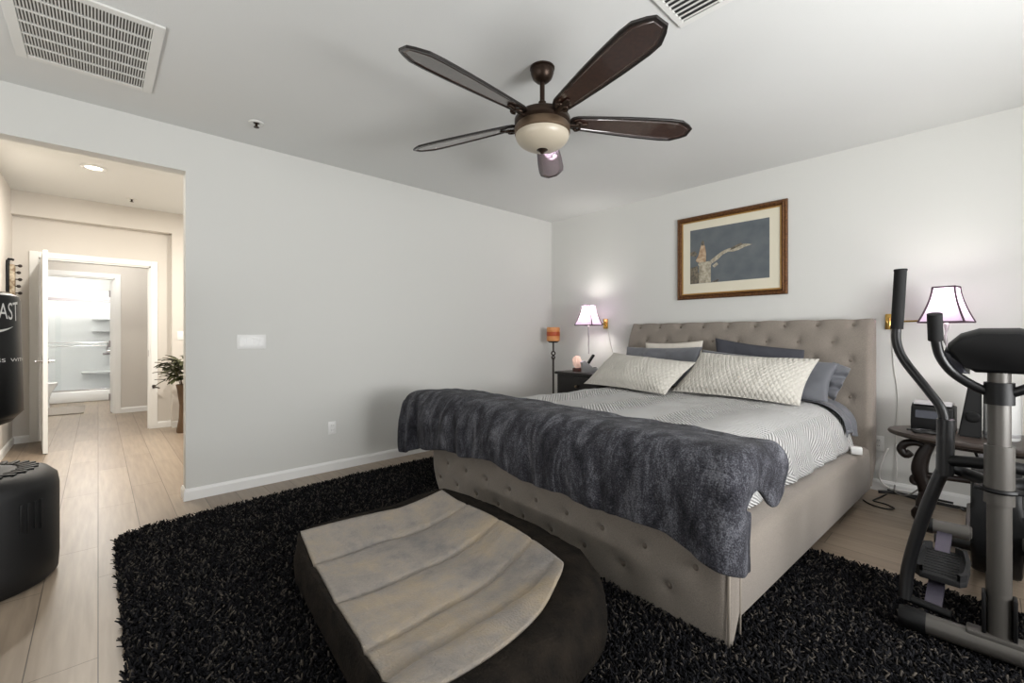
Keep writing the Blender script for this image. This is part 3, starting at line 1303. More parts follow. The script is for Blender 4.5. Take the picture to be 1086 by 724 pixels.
def pillow(name, label, m, BL, BR, TR, TL, th, flange=0.0, group=None, seed=0, wr=0.012, cat='pillow'):
    BL, BR, TR, TL = map(Vector, (BL, BR, TR, TL))
    nrm = (BR - BL).cross(TL - BL).normalized()
    W = ((BR - BL).length + (TR - TL).length) / 2
    Hh = ((TL - BL).length + (TR - BR).length) / 2
    ctr = (BL + BR + TR + TL) / 4
    bm = BM()
    lay = bm.loops.layers.uv.verify()

    def pos(u, v, sgn):
        fu = flange / W
        fv = flange / Hh
        a = max(0.0, min(1.0, (u - fu) / (1 - 2 * fu)))
        b = max(0.0, min(1.0, (v - fv) / (1 - 2 * fv)))
        f = (max(0, math.sin(PI * a)) ** 0.45) * (max(0, math.sin(PI * b)) ** 0.45)
        # edges pulled in between the corners
        pu = u + (0.5 - u) * 0.05 * math.sin(PI * v)
        pv = v + (0.5 - v) * 0.07 * math.sin(PI * u)
        p = (BL * (1 - pu) + BR * pu) * (1 - pv) + (TL * (1 - pu) + TR * pu) * pv
        wv = wr * fb(u * W + seed, v * Hh, seed * 1.7, 5)
        return p + nrm * (sgn * (th / 2 * f * (1 + 0.0) + 0.003) + wv * (0.35 + f))
    nu, nv = 46, 28
    Vf, F1 = grid(bm, lambda u, v: pos(u, v, 1), nu, nv, uv=lambda u, v: (u * W * 2.2, v * Hh * 2.2))
    Vb, F2 = grid(bm, lambda u, v: pos(u, v, -1), nu, nv, uv=lambda u, v: (u * W * 2.2, v * Hh * 2.2))
    rim = [(i, 0) for i in range(nu)] + [(nu, j) for j in range(nv)] + [(i, nv) for i in range(nu, 0, -1)] + [(0, j) for j in range(nv, 0, -1)]
    for (a, b), (c, d) in zip(rim, rim[1:] + rim[:1]):
        bm.faces.new((Vf[a][b], Vb[a][b], Vb[c][d], Vf[c][d]))
    bmesh.ops.translate(bm, verts=bm.verts[:], vec=-ctr)
    o = obj(name, bm, m, None, True)
    o.location = ctr
    tag(o, label, cat, group)
    return o


pillow('quilted_sham', 'left ivory quilted sham leaning at an angle on the bed', M['sham'], (1.29, 3.53, 0.735), (2.24, 3.36, 0.735), (2.33, 3.72, 0.985), (1.47, 3.78, 1.04), 0.25, 0.016, 'quilted shams', 1)
pillow('quilted_sham', 'right ivory quilted sham in front of the shiny slate pillow', M['sham'], (2.16, 3.62, 0.735), (3.13, 3.58, 0.725), (3.19, 3.84, 1.045), (2.35, 3.79, 1.07), 0.21, 0.016, 'quilted shams', 2)
pillow('slate_pillow', 'shiny slate grey pillow behind the right quilted sham', M['slate'], (2.30, 3.85, 0.74), (3.24, 3.84, 0.735), (3.28, 3.99, 1.01), (2.27, 3.99, 1.085), 0.13, 0.0, 'slate pillows', 3, 0.022)
pillow('slate_pillow', 'shiny slate grey pillow behind the left quilted sham', M['slate'], (1.46, 3.90, 0.74), (2.24, 3.86, 0.74), (2.25, 4.03, 1.11), (1.47, 4.02, 1.095), 0.14, 0.0, 'slate pillows', 4, 0.022)
pillow('charcoal_pillow', 'dark charcoal pillow standing against the headboard on the right', M['charcoal'], (2.34, 4.06, 0.74), (3.08, 4.02, 0.74), (3.03, 4.105, 1.10), (2.32, 4.15, 1.19), 0.09, 0.0, None, 5, 0.015)
pillow('ivory_pillow', 'pale ivory pillow standing against the headboard on the left', M['ivory'], (1.58, 4.12, 0.74), (2.20, 4.10, 0.74), (2.19, 4.18, 1.165), (1.58, 4.20, 1.135), 0.09, 0.0, None, 6, 0.012)

# crumpled open end of the right slate pillowcase: a ruffled tail beside it
bm = BM()


def tail(u, v):
    a = Vector((3.20, 3.93, 0.80)).lerp(Vector((3.24, 4.0, 1.02)), v)
    b = Vector((3.27, 3.86, 0.745)).lerp(Vector((3.345, 4.02, 0.975)), v)
    p = a.lerp(b, u)
    p += Vector((0.2, -1, 0.1)) * 0.020 * math.sin(v * 17 + 0.8 * math.sin(u * 5)) * (0.2 + u)
    return p


grid(bm, tail, 20, 50)
tl = obj('pillowcase_tail', bm, M['slate'], None, True)
sd = tl.modifiers.new('thick', 'SOLIDIFY')
sd.thickness = 0.006
sp_ = [o for o in bpy.data.objects if o.name == 'slate_pillow'][0]
tl.parent = sp_
tl.location = -sp_.location

# fleece throw over the footboard
def blanket():
    bm = BM()
    path = [(0.40, 0.735), (0.28, 0.742), (0.15, 0.750), (0.06, 0.752), (0.0, 0.735), (-0.045, 0.69), (-0.062, 0.62), (-0.066, 0.53), (-0.066, 0.445)]
    sm = smooth_path([(0, a, b) for a, b in path], 8)
    L = [0]
    for a, b in zip(sm, sm[1:]):
        L.append(L[-1] + (b - a).length)

    def at(t):
        d = t * L[-1]
        for i in range(1, len(L)):
            if L[i] >= d - 1e-9:
                k = (d - L[i - 1]) / (L[i] - L[i - 1])
                return sm[i - 1].lerp(sm[i], k)
        return sm[-1]
    U0, U1 = -1.47, 1.32
    xr, xl = 1.150, -1.14

    def fn(u, v):
        x = U0 + (U1 - U0) * u
        p = at(v)
        y, z = p.y, p.z
        fr = max(0.0, min(1.0, (0.70 - z) / 0.12)) if y < 0.03 else 0.0      # how far on the front face
        # hem: lower towards the right corner, a little wavy
        if y < -0.05:
            low = 0.02 + 0.015 * math.sin(x * 5.1) + 0.012 * math.sin(x * 11 + 1)
            low += 0.07 * max(0.0, (x - 0.55) / 0.6) ** 1.6 if x > 0.55 else 0
            low += 0.05 * max(0.0, min(1.0, (-0.7 - x) / 0.4))
            z -= low * (0.63 - z) / 0.185
        # folds running down the front
        fold = 0.026 * fb(x * 3.4 + 0.5 * z, 0.6 * z, 3, 1.7) + 0.012 * fb(x * 5, z * 2.5, 8, 2.4)
        y -= fr * (fold + 0.022)
        z += (1 - fr) * (0.010 * fb(x * 3, y * 3, 1, 1.8) + 0.006)
        if x > xr:          # past the right end: turn down the end face
            e = x - xr
            x = xr + 0.028 * math.sin(min(1, e / 0.06) * PI / 2) + 0.01 * math.sin(e * 30)
            top = (1 - fr)
            z -= top * e * (1.15 + 0.3 * math.sin(v * 12))
            y += fr * e * 0.9
        elif x < xl:        # overhang on the left, thick and drooping slightly
            e = xl - x
            z -= (1 - fr) * (0.03 * e + 0.16 * e * e)
            x += 0.012 * math.sin(z * 24) * min(1, e / 0.1)
            z -= fr * 0.13 * min(1.0, e / 0.25) * max(0.0, min(1.0, (0.62 - z) / 0.18))
            y += fr * 0.020 * math.sin(e * 34) * min(1, e / 0.08)
        return (x, y, z)
    grid(bm, fn, 150, 60)
    o = obj('fleece_throw', bm, M['fleece'], None, True)
    o.location, o.rotation_euler = BO, (0, 0, BA)
    s = o.modifiers.new('thick', 'SOLIDIFY')
    s.thickness = 0.022
    s.offset = 1
    s2 = o.modifiers.new('sub', 'SUBSURF')
    s2.levels = s2.render_levels = 1
    tag(o, 'dark slate fleece throw draped along the footboard of the bed', 'blanket')


blanket()

# small white box on the rail
bm = BM()
c = Vector((3.405, 3.85, 0.392))
box(bm, (-0.035, -0.022, 0.0), (0.03, 0.024, 0.05), 0.006)
o = obj('power_adapter', bm, M['white'], None, True, 40)
o.location, o.rotation_euler = c, (0, 0, 0.3)
tag(o, 'small white power adapter lying on the bed rail by the headboard', 'adapter')

# ------------------------------------------------------------------ pet bed
def pet_bed():
    pb = thing('dog_bed', 'dark canvas dog bed with mottled taupe plush top in front of the bed', 'pet bed', (2.3, 1.15, 0.035))
    off = Vector((2.3, 1.15, 0.035))
    # plush corners, world space: A far-left-near, B far-right, C front-right, D front-near
    A, B, C, D = Vector((1.66, 0.745)), Vector((1.80, 1.50)), Vector((2.83, 1.43)), Vector((2.96, 0.60))

    def top(u, v):
        """u: A->D direction (towards the camera-right), v: A->B"""
        p = (A * (1 - u) + D * u) * (1 - v) + (B * (1 - u) + C * u) * v
        # bow of the edges
        p = p + Vector((-0.03 * math.sin(PI * v) * (1 - u) + 0.07 * math.sin(PI * v) * u, 0.045 * math.sin(PI * u) * v))
        p = p - (p - Vector((2.3, 1.1))) * 0.03 * (u ** 10) * (v ** 10)
        z = 0.205
        # channels: seams across at these u
        seams = (0.20, 0.47, 0.73)
        uu = u + 0.05 * math.sin(PI * v) - 0.02
        d = min(abs(uu - s) for s in seams)
        mid = min(1.0, (1 - v) / 0.30) * min(1.0, 0.35 + v / 0.15)
        z += (0.020 * min(1.0, (d / 0.10)) ** 0.6 - 0.018) * mid
        # raised rims on the B-C side and the C-D side
        z += 0.066 * max(0.0, (v - 0.66) / 0.34) ** 1.35
        ul = 0.862 + 0.055 * v
        lip = max(0.0, min(1.0, (uu - ul) / 0.09))
        z -= 0.013 * math.exp(-(d / 0.013) ** 2) * (0.35 + 0.65 * min(1.0, (1 - v) / 0.15))
        z += 0.032 * math.sin(lip * PI / 2) * min(1.0, (1 - v) / 0.16)
        z -= 0.016 * math.exp(-((uu - ul) / 0.014) ** 2) * min(1.0, (1 - v) / 0.16)
        z += 0.025 * max(0.0, (0.14 - u) / 0.14)
        z -= 0.042 * math.sin(PI * min(1, u / 0.88)) * math.sin(PI * min(1.0, v * 0.9 + 0.1)) 
        ed = min(1.0, min(u, v, 1 - u, 1 - v) / 0.08)
        z += ed * (0.007 * fb(p.x, p.y, 0, 5) + 0.003 * fb(p.x, p.y, 4, 16))
        return Vector((p.x, p.y, z)) - off
    bm = BM()
    grid(bm, top, 110, 70)
    o = obj('plush_top', bm, M['petfleece'], pb, True)
    s = o.modifiers.new('thick', 'SOLIDIFY')
    s.thickness = 0.02
    s.offset = -1
    # canvas cushion: rings from the floor out over the bolster to the plush edge
    n = 40
    edge = [(t / n, 0) for t in range(n)] + [(1, t / n) for t in range(n)] + [(1 - t / n, 1) for t in range(n)] + [(0, 1 - t / n) for t in range(n)]

    def outer(u, v):
        # bolster width at each point of the outline
        wD = 0.20 if u >= 0.999 else 0
        p = top(u, v) + off
        c = Vector((2.28, 1.12))
        q = Vector((p.x, p.y))
        # widths: near side (v=0) small, far side (v=1) 0.28, front (u=1) 0.22, back (u=0) 0.06
        ww = 0.04 + 0.155 * max(0, (v - 0.25) / 0.75) ** 1.3 * (0.65 + 0.2 * u) + 0.07 * max(0, (u - 0.85) / 0.15)
        if v <= 0.001:
            ww = 0.055 - 0.03 * u
        d = Vector((0, 0))
        if v <= 0.001:
            d += Vector((0.0, -1))
        if v >= 0.999:
            d += Vector((0.15, 1))
        if u <= 0.001:
            d += Vector((-0.35, 0))
        if u >= 0.999:
            d += Vector((0.95, 0))
        if d.length < 1e-6:
            d = q - c
        d.normalize()
        return q + d * ww
    out = [outer(u, v) for u, v in edge]
    m = len(out)
    # smooth the outline
    for _ in range(14):
        out = [(out[i - 1] + out[i] * 2 + out[(i + 1) % m]) / 4 for i in range(m)]
    bm = BM()
    rings = []
    for zz, k in ((0.008, 0.12), (0.03, 0.03), (0.075, -0.02), (0.125, 0.0), (0.165, 0.12), (0.195, 0.30), (0.212, 0.55), (0.216, 0.80), (None, 1.0)):
        ring = []
        for (u, v), q in zip(edge, out):
            p = top(u, v) + off
            xy = q.lerp(Vector((p.x, p.y)), k)
            zf = p.z - 0.012
            if zz is None:
                z = zf
            else:
                z = 0.035 + zz * (zf + 0.02) / 0.236 if zz > 0.1 else 0.035 + zz
                z = min(z, zf + 0.012) if k > 0.5 else z
            wv = 0.006 * fb(xy.x * 2, xy.y * 2, z * 3, 4) * (1 if zz and zz > 0.02 else 0)
            ring.append(bm.verts.new(Vector((xy.x + wv, xy.y + wv, z + wv)) - off))
        rings.append(ring)
    for Aa, Bb in zip(rings, rings[1:]):
        for i in range(m):
            j = (i + 1) % m
            bm.faces.new((Aa[i], Aa[j], Bb[j], Bb[i]))
    bm.faces.new(rings[0][::-1])
    o = obj('canvas_cushion', bm, M['petdark'], pb, True)
    return pb


pet_bed()

# ------------------------------------------------------------------ ceiling fan
def ceiling_fan():
    f = thing('ceiling_fan', 'five-blade dark bronze ceiling fan with cream bowl light', 'ceiling fan', (2.293, 1.849, H))
    bm = BM()
    lathe(bm, [(0.02, -0.085), (0.035, -0.08), (0.055, -0.06), (0.066, -0.03), (0.064, -0.012), (0.07, -0.01), (0.07, -0.001), (0, -0.001)], 32)
    obj('canopy', bm, M['bronze'], f, True, 40)
    bm = BM()
    lathe(bm, [(0, -0.225), (0.014, -0.225), (0.014, -0.08), (0, -0.08)], 16)
    lathe(bm, [(0, -0.215), (0.022, -0.215), (0.022, -0.195), (0.014, -0.19), (0, -0.19)], 16)
    obj('downrod', bm, M['bronze'], f, True, 40)
    bm = BM()
    lathe(bm, [(0.10, -0.268), (0.09, -0.252), (0.065, -0.240), (0.045, -0.224), (0.025, -0.212), (0, -0.212)], 32)
    obj('motor_cap', bm, M['bronzelight'], f, True, 40)
    bm = BM()
    lathe(bm, [(0, -0.345), (0.10, -0.345), (0.138, -0.338), (0.158, -0.315), (0.158, -0.295), (0.145, -0.275), (0.10, -0.264), (0, -0.263)], 40)
    obj('motor_housing', bm, M['bronze'], f, True, 40)
    bm = BM()
    lathe(bm, [(0, -0.385), (0.150, -0.385), (0.157, -0.378), (0.158, -0.345), (0.148, -0.33), (0, -0.33)], 40)
    obj('light_ring', bm, M['bronzelight'], f, True, 40)
    bm = BM()
    pr = [(0, -0.470)]
    for k in range(1, 13):
        a = k / 12 * PI / 2
        pr.append((0.152 * math.sin(a), -0.388 - 0.082 * math.cos(a)))
    pr += [(0.152, -0.378), (0, -0.378)]
    lathe(bm, pr, 40)
    obj('glass_bowl', bm, M['globe'], f, True, 40)
    bm = BM()
    lathe(bm, [(0, -0.492), (0.008, -0.490), (0.012, -0.482), (0.022, -0.474), (0.032, -0.468), (0.028, -0.463), (0, -0.462)], 20)
    obj('finial', bm, M['bronze'], f, True, 40)
    # blade in local +x from the hub
    r0, r1 = 0.16, 0.905
    half = [(r0, 0.026), (r0 + 0.012, 0.042), (r0 + 0.04, 0.053), (0.30, 0.063), (0.45, 0.076), (0.60, 0.086), (0.75, 0.091), (0.82, 0.086), (0.875, 0.056), (r1, 0.032)]
    outl = half + [(x, -w) for x, w in half[::-1]]

    def inset(d):
        cx = 0.5325
        res = []
        for x, w in outl:
            s = 1 - d / 0.08
            res.append((cx + (x - cx) * (1 - d / 0.37), w * (1 - d / 0.085)))
        return res
    zb = -0.300
    for k in range(5):
        ang = math.radians(-88 + 72 * k)
        Rz = Matrix.Rotation(ang, 4, 'Z') @ Matrix.Rotation(math.radians(-13), 4, 'X')
        # rim ring
        bm = BM()
        o_, i_ = outl, inset(0.015)
        n = len(o_)
        vo = [[bm.verts.new((x, y, z)) for x, y in o_] for z in (zb - 0.006, zb + 0.006)]
        vi = [[bm.verts.new((x, y, z)) for x, y in i_] for z in (zb - 0.006, zb + 0.006)]
        for a in range(n):
            b = (a + 1) % n
            bm.faces.new((vo[0][a], vo[0][b], vo[1][b], vo[1][a]))
            bm.faces.new((vi[0][b], vi[0][a], vi[1][a], vi[1][b]))
            bm.faces.new((vo[0][b], vo[0][a], vi[0][a], vi[0][b]))
            bm.faces.new((vo[1][a], vo[1][b], vi[1][b], vi[1][a]))
        Tm = Matrix.Translation((0, 0, zb)) @ Rz @ Matrix.Translation((0, 0, -zb))
        bmesh.ops.transform(bm, matrix=Tm, verts=bm.verts[:])
        bmesh.ops.bevel(bm, geom=bm.edges[:], offset=0.0015, segments=1, affect='EDGES')
        b_ = obj('blade', bm, M['bladerim'], f)
        bm = BM()
        prism(bm, inset(0.0149), zb - 0.003, zb + 0.003, 'xy')
        # inner moulding line
        i1, i2 = inset(0.022), inset(0.027)
        a0 = [bm.verts.new((x, y, zb - 0.003)) for x, y in i1]
        a1 = [bm.verts.new((x * 0.5 + x2 * 0.5, y * 0.5 + y2 * 0.5, zb - 0.0055)) for (x, y), (x2, y2) in zip(i1, i2)]
        a2 = [bm.verts.new((x, y, zb - 0.003)) for x, y in i2]
        for a in range(n):
            b = (a + 1) % n
            bm.faces.new((a0[a], a0[b], a1[b], a1[a]))
            bm.faces.new((a1[a], a1[b], a2[b], a2[a]))
        bmesh.ops.transform(bm, matrix=Tm, verts=bm.verts[:])
        obj('blade_panel', bm, M['bladepanel'], b_)
        # bracket with scroll
        bm = BM()
        tube(bm, [(0.12, 0, zb - 0.012), (0.17, 0, zb - 0.022), (0.21, 0, zb - 0.016), (0.27, 0, zb - 0.009)], [0.016, 0.013, 0.016, 0.012], 10, 4, flat=0.5)
        tube(bm, [(0.20, 0.0, zb - 0.014), (0.225, 0.018, zb - 0.02), (0.205, 0.034, zb - 0.022), (0.19, 0.022, zb - 0.022)], 0.008, 8, 4)
        tube(bm, [(0.20, 0.0, zb - 0.014), (0.225, -0.018, zb - 0.02), (0.205, -0.034, zb - 0.022), (0.19, -0.022, zb - 0.022)], 0.008, 8, 4)
        bmesh.ops.transform(bm, matrix=Tm, verts=bm.verts[:])
        obj('blade_bracket', bm, M['bronze'], b_, True)


ceiling_fan()

# ------------------------------------------------------------------ picture
def picture():
    x0, x1, z0, z1 = 1.793, 2.815, 1.585, 2.432
    yw = YB
    t = thing('framed_picture', 'gold framed picture of a stone pedestal under grey sky above the headboard', 'picture', ((x0 + x1) / 2, yw, (z0 + z1) / 2))
    w, h = (x1 - x0) / 2, (z1 - z0) / 2
    bm = BM()
    prof = [(0.0, -0.001), (0.0, -0.022), (0.012, -0.034), (0.024, -0.030), (0.034, -0.038), (0.044, -0.020), (0.05, -0.012), (0.05, -0.001)]
    rings = []
    for sx, sz in ((-1, -1), (1, -1), (1, 1), (-1, 1)):
        rings.append([bm.verts.new((sx * (w - d), y, sz * (h - d))) for d, y in prof])
    for i in range(4):
        A, B = rings[i], rings[(i + 1) % 4]
        for k in range(len(prof)):
            j = (k + 1) % len(prof)
            bm.faces.new((A[k], B[k], B[j], A[j]))
    obj('frame', bm, M['pgold'], t)
    bm = BM()
    box(bm, (-w + 0.045, -0.012, -h + 0.045), (w - 0.045, -0.002, h - 0.045), 0)
    obj('mat_board', bm, M['pmat'], t)
    bm = BM()
    for (a, b, c, d) in ((-w + 0.048, -h + 0.048, w - 0.048, -h + 0.06), (-w + 0.048, h - 0.06, w - 0.048, h - 0.048), (-w + 0.048, -h + 0.06, -w + 0.06, h - 0.06), (w - 0.06, -h + 0.06, w - 0.048, h - 0.06)):
        box(bm, (a, -0.018, b), (c, -0.0118, d))
    obj('fillet', bm, M['pgoldin'], t)
    # the print: flat shapes, a pedestal, rocks, a robed shape and a drifting cloud-like form
    bm = BM()
    pw0, pw1, ph0, ph1 = -0.375, 0.365, -0.265, 0.285
    box(bm, (pw0, -0.0135, ph0), (pw1, -0.012, ph1), mi=0)

    def flat(pts, mi, lay):
        prism(bm, pts, -0.0135 - 0.0004 * lay, -0.0134, 'xz', mi)
    flat([(-0.375, -0.264), (-0.285, -0.264), (-0.285, -0.17), (-0.30, -0.12), (-0.34, -0.10), (-0.375, -0.13)], 2, 1)
    flat([(-0.284, -0.264), (-0.165, -0.264), (-0.165, -0.09), (-0.155, -0.075), (-0.17, -0.05), (-0.285, -0.05), (-0.295, -0.075), (-0.284, -0.09)], 1, 2)
    flat([(-0.375, -0.10), (-0.30, -0.085), (-0.285, -0.125), (-0.375, -0.16)], 2, 2)
    flat([(-0.295, -0.05), (-0.215, -0.05), (-0.212, 0.03), (-0.222, 0.10), (-0.236, 0.14), (-0.256, 0.14), (-0.272, 0.09), (-0.29, 0.02), (-0.318, -0.03)], 3, 3)
    flat([(-0.258, 0.115), (-0.234, 0.115), (-0.230, 0.15), (-0.246, 0.168), (-0.262, 0.15)], 2, 4)
    flat([(-0.375, 0.03), (-0.32, 0.01), (-0.30, 0.04), (-0.33, 0.07), (-0.375, 0.06)], 2, 3)
    flat([(-0.17, -0.045), (-0.12, -0.01), (-0.06, 0.03), (0.0, 0.05), (0.06, 0.055), (0.11, 0.075), (0.16, 0.075), (0.22, 0.06), (0.15, 0.045), (0.10, 0.025), (0.05, 0.015), (0.0, 0.02), (-0.05, 0.0), (-0.10, -0.045), (-0.15, -0.075)], 1, 3)
    flat([(0.02, 0.03), (0.08, 0.05), (0.14, 0.07), (0.12, 0.09), (0.08, 0.075), (0.03, 0.055)], 2, 4)
    flat([(-0.15, -0.10), (-0.11, -0.07), (-0.09, -0.09), (-0.13, -0.12)], 1, 2)
    flat([(-0.165, -0.264), (-0.10, -0.264), (-0.085, -0.235), (-0.12, -0.245)], 2, 2)
    obj('print', bm, [M['psky'], M['pstone'], M['pdark'], M['pcream']], t)


picture()

# ------------------------------------------------------------------ wall swing-arm lamps
def wall_lamp(label, plate, ctr, rz, power, bw_, wav):
    """plate: point on the wall; ctr: centre of the shade's lower edge"""
    t = thing('swing_arm_lamp', label, 'lamp', plate, 0, 'wall lamps beside the bed')
    P0 = Vector(plate)
    c = Vector(ctr) - P0
    bm = BM()
    box(bm, (-0.03, -0.022, -0.06), (0.03, -0.001, 0.06), 0.006)
    lathe(bm, [(0, 0), (0.018, 0), (0.018, 0.02), (0, 0.022)], 14, (0, -0.02, 0), 'y', rot=Matrix.Rotation(PI, 3, 'X'))
    obj('wall_plate', bm, M['brass'], t, True, 40)
    bm = BM()
    elbow = Vector((c.x * 0.55 - 0.04, -0.08, 0.0))
    tube(bm, [(0, -0.035, 0.0), elbow, (c.x, c.y, 0.0)], 0.007, 8)
    tube(bm, [(0, -0.04, -0.03), (0, -0.04, 0.03)], 0.011, 8)
    tube(bm, [(c.x, c.y, -0.02), (c.x, c.y, c.z + 0.12)], 0.009, 8)
    obj('swing_arm', bm, M['brass'], t, True, 40)
    # bell shade, square, concave sides
    H_ = 0.235
    tw = bw_ * 0.48

    def half(k):        # k 0 bottom .. 1 top
        return tw + (bw_ - tw) * (1 - k) ** 1.55
    Rm = Matrix.Rotation(rz, 3, 'Z')

    def pt(side, a, k):
        h = half(k)
        p = {0: (a * h, -h), 1: (h, a * h), 2: (-a * h, h), 3: (-h, -a * h)}[side]
        return Rm @ Vector((p[0], p[1], H_ * k)) + c
    bm = BM()
    for s in range(4):
        grid(bm, lambda u, v: pt(s, u * 2 - 1, v), 6, 12)
    bmesh.ops.remove_doubles(bm, verts=bm.verts[:], dist=1e-5)
    so_ = obj('shade', bm, M['shade'], t, True, 50)
    bm = BM()
    for s in range(4):
        tube(bm, [pt(s, 1, k / 10) for k in range(11)], 0.006, 6)
        for k in (0, 1):
            tube(bm, [pt(s, -1, k), pt(s, 1, k)], 0.006, 6)
    obj('shade_trim', bm, M['shadetrim'], so_)
    # bulb
    bm = BM()
    lathe(bm, [(0, 0.02), (0.014, 0.02), (0.014, 0.05), (0.028, 0.085), (0.026, 0.11), (0, 0.125)], 16, (c.x, c.y, c.z + 0.05))
    obj('bulb', bm, emis('warm_bulb', (255, 244, 228), 4.0), t, True)
    # slim twisted pendant stem below the shade
    bm = BM()
    pts, rs = [], []
    for k in range(25):
        q = k / 24
        pts.append((c.x + wav * math.sin(q * 15) * (0.3 + q), c.y + wav * math.cos(q * 15) * (0.3 + q), c.z - 0.0 - 0.34 * q))
        rs.append(0.010 + wav * 0.6 * math.sin(q * 22) - 0.005 * q)
    tube(bm, pts, rs, 8)
    obj('hanging_stem', bm, M['greystem'], t, True)
    point('lamp_light', (c.x, c.y, c.z + 0.15), power, (1.0, 0.95, 0.90), 0.065, t)
    return t


LP = (0.883, YB, 1.352)
wall_lamp('left lit swing-arm wall lamp with lilac bell shade above the black nightstand', LP, (0.80, 4.25, 1.335), 0.1, 18.0, 0.118, 0.0012)
RP = (3.512, YB, 1.322)
wall_lamp('right lit swing-arm wall lamp with lilac bell shade behind the exercise machine', RP, (3.835, 4.17, 1.305), -0.2, 11.0, 0.114, 0.006)

# lamp cords
bm = BM()
tube(bm, [(LP[0] + 0.02, YB - 0.008, 1.29), (LP[0] + 0.08, YB - 0.008, 1.05), (LP[0] + 0.16, YB - 0.008, 0.80), (LP[0] + 0.2, YB - 0.008, 0.3)], 0.005, 6, 4)
tag(obj('lamp_cord', bm, M['cordwhite'], None, True), 'thin white cord slanting down the wall from the left lamp', 'cord', 'lamp cords')
bm = BM()
tube(bm, [(RP[0] + 0.01, YB - 0.008, 1.26), (RP[0] + 0.02, YB - 0.008, 1.0), (RP[0] + 0.045, YB - 0.008, 0.75), (RP[0] + 0.035, YB - 0.01, 0.5), (RP[0] + 0.04, YB - 0.022, 0.2), (RP[0] + 0.03, YB - 0.024, 0.09)], 0.0035, 6, 4)
tag(obj('lamp_cord', bm, M['cordwhite'], None, True), 'thin pale cord hanging straight down the wall from the right lamp', 'cord', 'lamp cords')

# ------------------------------------------------------------------ nightstand and what is on it
ns = thing('nightstand', 'black nightstand in the corner left of the bed', 'nightstand', (0.82, 4.22, 0))
bm = BM()
box(bm, (-0.31, -0.2, 0.05), (0.31, 0.22, 0.755), 0.004)
obj('body', bm, M['darkwood'], ns)
bm = BM()
box(bm, (-0.335, -0.225, 0.755), (0.335, 0.235, 0.785), 0.006)
obj('top', bm, M['darkwood'], ns)
for z0, z1 in ((0.09, 0.29), (0.31, 0.51), (0.53, 0.73)):
    bm = BM()
    box(bm, (-0.285, -0.216, z0), (0.285, -0.2, z1), 0.004)
    d = obj('drawer', bm, M['darkwood'], ns)
    bm = BM()
    lathe(bm, [(0, 0), (0.008, 0), (0.007, 0.015), (0.016, 0.022), (0.014, 0.03), (0, 0.033)], 14, (0, -0.216, (z0 + z1) / 2), 'y', rot=Matrix.Rotation(PI, 3, 'X'))
    obj('knob', bm, M['bronzelight'], d, True)
for sx in (-0.28, 0.28):
    for sy in (-0.17, 0.19):
        bm = BM()
        box(bm, (sx - 0.025, sy - 0.025, 0), (sx + 0.025, sy + 0.025, 0.052), 0.003)
        obj('foot', bm, M['darkwood'], ns)

sl = thing('salt_lamp', 'small pink salt lamp on a dark wooden base on the nightstand', 'lamp', (0.685, 4.18, 0.785))
bm = BM()
lathe(bm, [(0, 0), (0.055, 0), (0.055, 0.035), (0.05, 0.042), (0, 0.042)], 20)
obj('base', bm, M['saltbase'], sl, True, 40)
bm = BM()
bmesh.ops.create_icosphere(bm, subdivisions=3, radius=1)
for v in bm.verts:
    k = 1 + 0.28 * fb(v.co.x, v.co.y, v.co.z, 1.6)
    v.co = Vector((v.co.x * 0.05 * k, v.co.y * 0.05 * k, 0.112 + v.co.z * 0.074 * k))
obj('salt_crystal', bm, M['saltrock'], sl)

ph = thing('cordless_phone', 'black cordless phone standing in a light grey cradle on the nightstand', 'phone', (0.885, 4.16, 0.785), math.radians(-35))
bm = BM()
prism(bm, [(-0.09, 0), (0.075, 0), (0.095, 0.02), (0.085, 0.05), (0.02, 0.055), (-0.02, 0.10), (-0.075, 0.14), (-0.105, 0.12), (-0.085, 0.06)], -0.045, 0.045, 'yz', bev=0.006)
obj('cradle', bm, M['phonegrey'], ph, True, 40)
bm = BM()
R_ = Matrix.Rotation(math.radians(-34), 3, 'X')
vs = box(bm, (-0.023, -0.014, -0.085), (0.023, 0.014, 0.085), 0.009, 3, rot=R_)
for v in bm.verts:
    v.co += Vector((0, 0.0, 0.135))
obj('handset', bm, M['black'], ph, True, 40)
bm = BM()
lathe(bm, [(0, 0), (0.02, 0), (0.02, 0.004), (0, 0.005)], 18, (0, 0.062, 0.0545), 'z')
obj('dial', bm, M['black'], ph)

# floor candle stand
cs = thing('candle_stand', 'tall twisted iron floor stand in the corner beside the nightstand', 'candle stand', (0.225, 4.27, 0))
bm = BM()
tube(bm, [(0, 0, 0.03), (0, 0, 0.93)], 0.012, 10)
for s in (0, PI):
    pts = [(0.03 * math.cos(s + q * 0.5) * math.sin(PI * q / 10), 0.03 * math.sin(s + q * 0.5) * math.sin(PI * q / 10), 0.90 + q * 0.012) for q in range(11)]
    tube(bm, pts, 0.009, 8)
tube(bm, [(0, 0, 1.01), (0, 0, 1.125)], 0.011, 10)
obj('shaft', bm, M['iron'], cs, True, 40)
bm = BM()
lathe(bm, [(0, 1.12), (0.05, 1.12), (0.075, 1.138), (0.072, 1.142), (0, 1.138)], 24)
obj('candle_plate', bm, M['iron'], cs, True, 40)
for k in range(3):
    a = k * 2 * PI / 3
    bm = BM()
    tube(bm, [(0, 0, 0.12), (0.08 * math.cos(a), 0.08 * math.sin(a), 0.09), (0.14 * math.cos(a), 0.14 * math.sin(a), 0.008)], 0.009, 8, 5)
    obj('foot', bm, M['iron'], cs, True)
cd = thing('pillar_candle', 'wide orange pillar candle with rust band on the iron stand', 'candle', (0.225, 4.27, 1.142))
bm = BM()
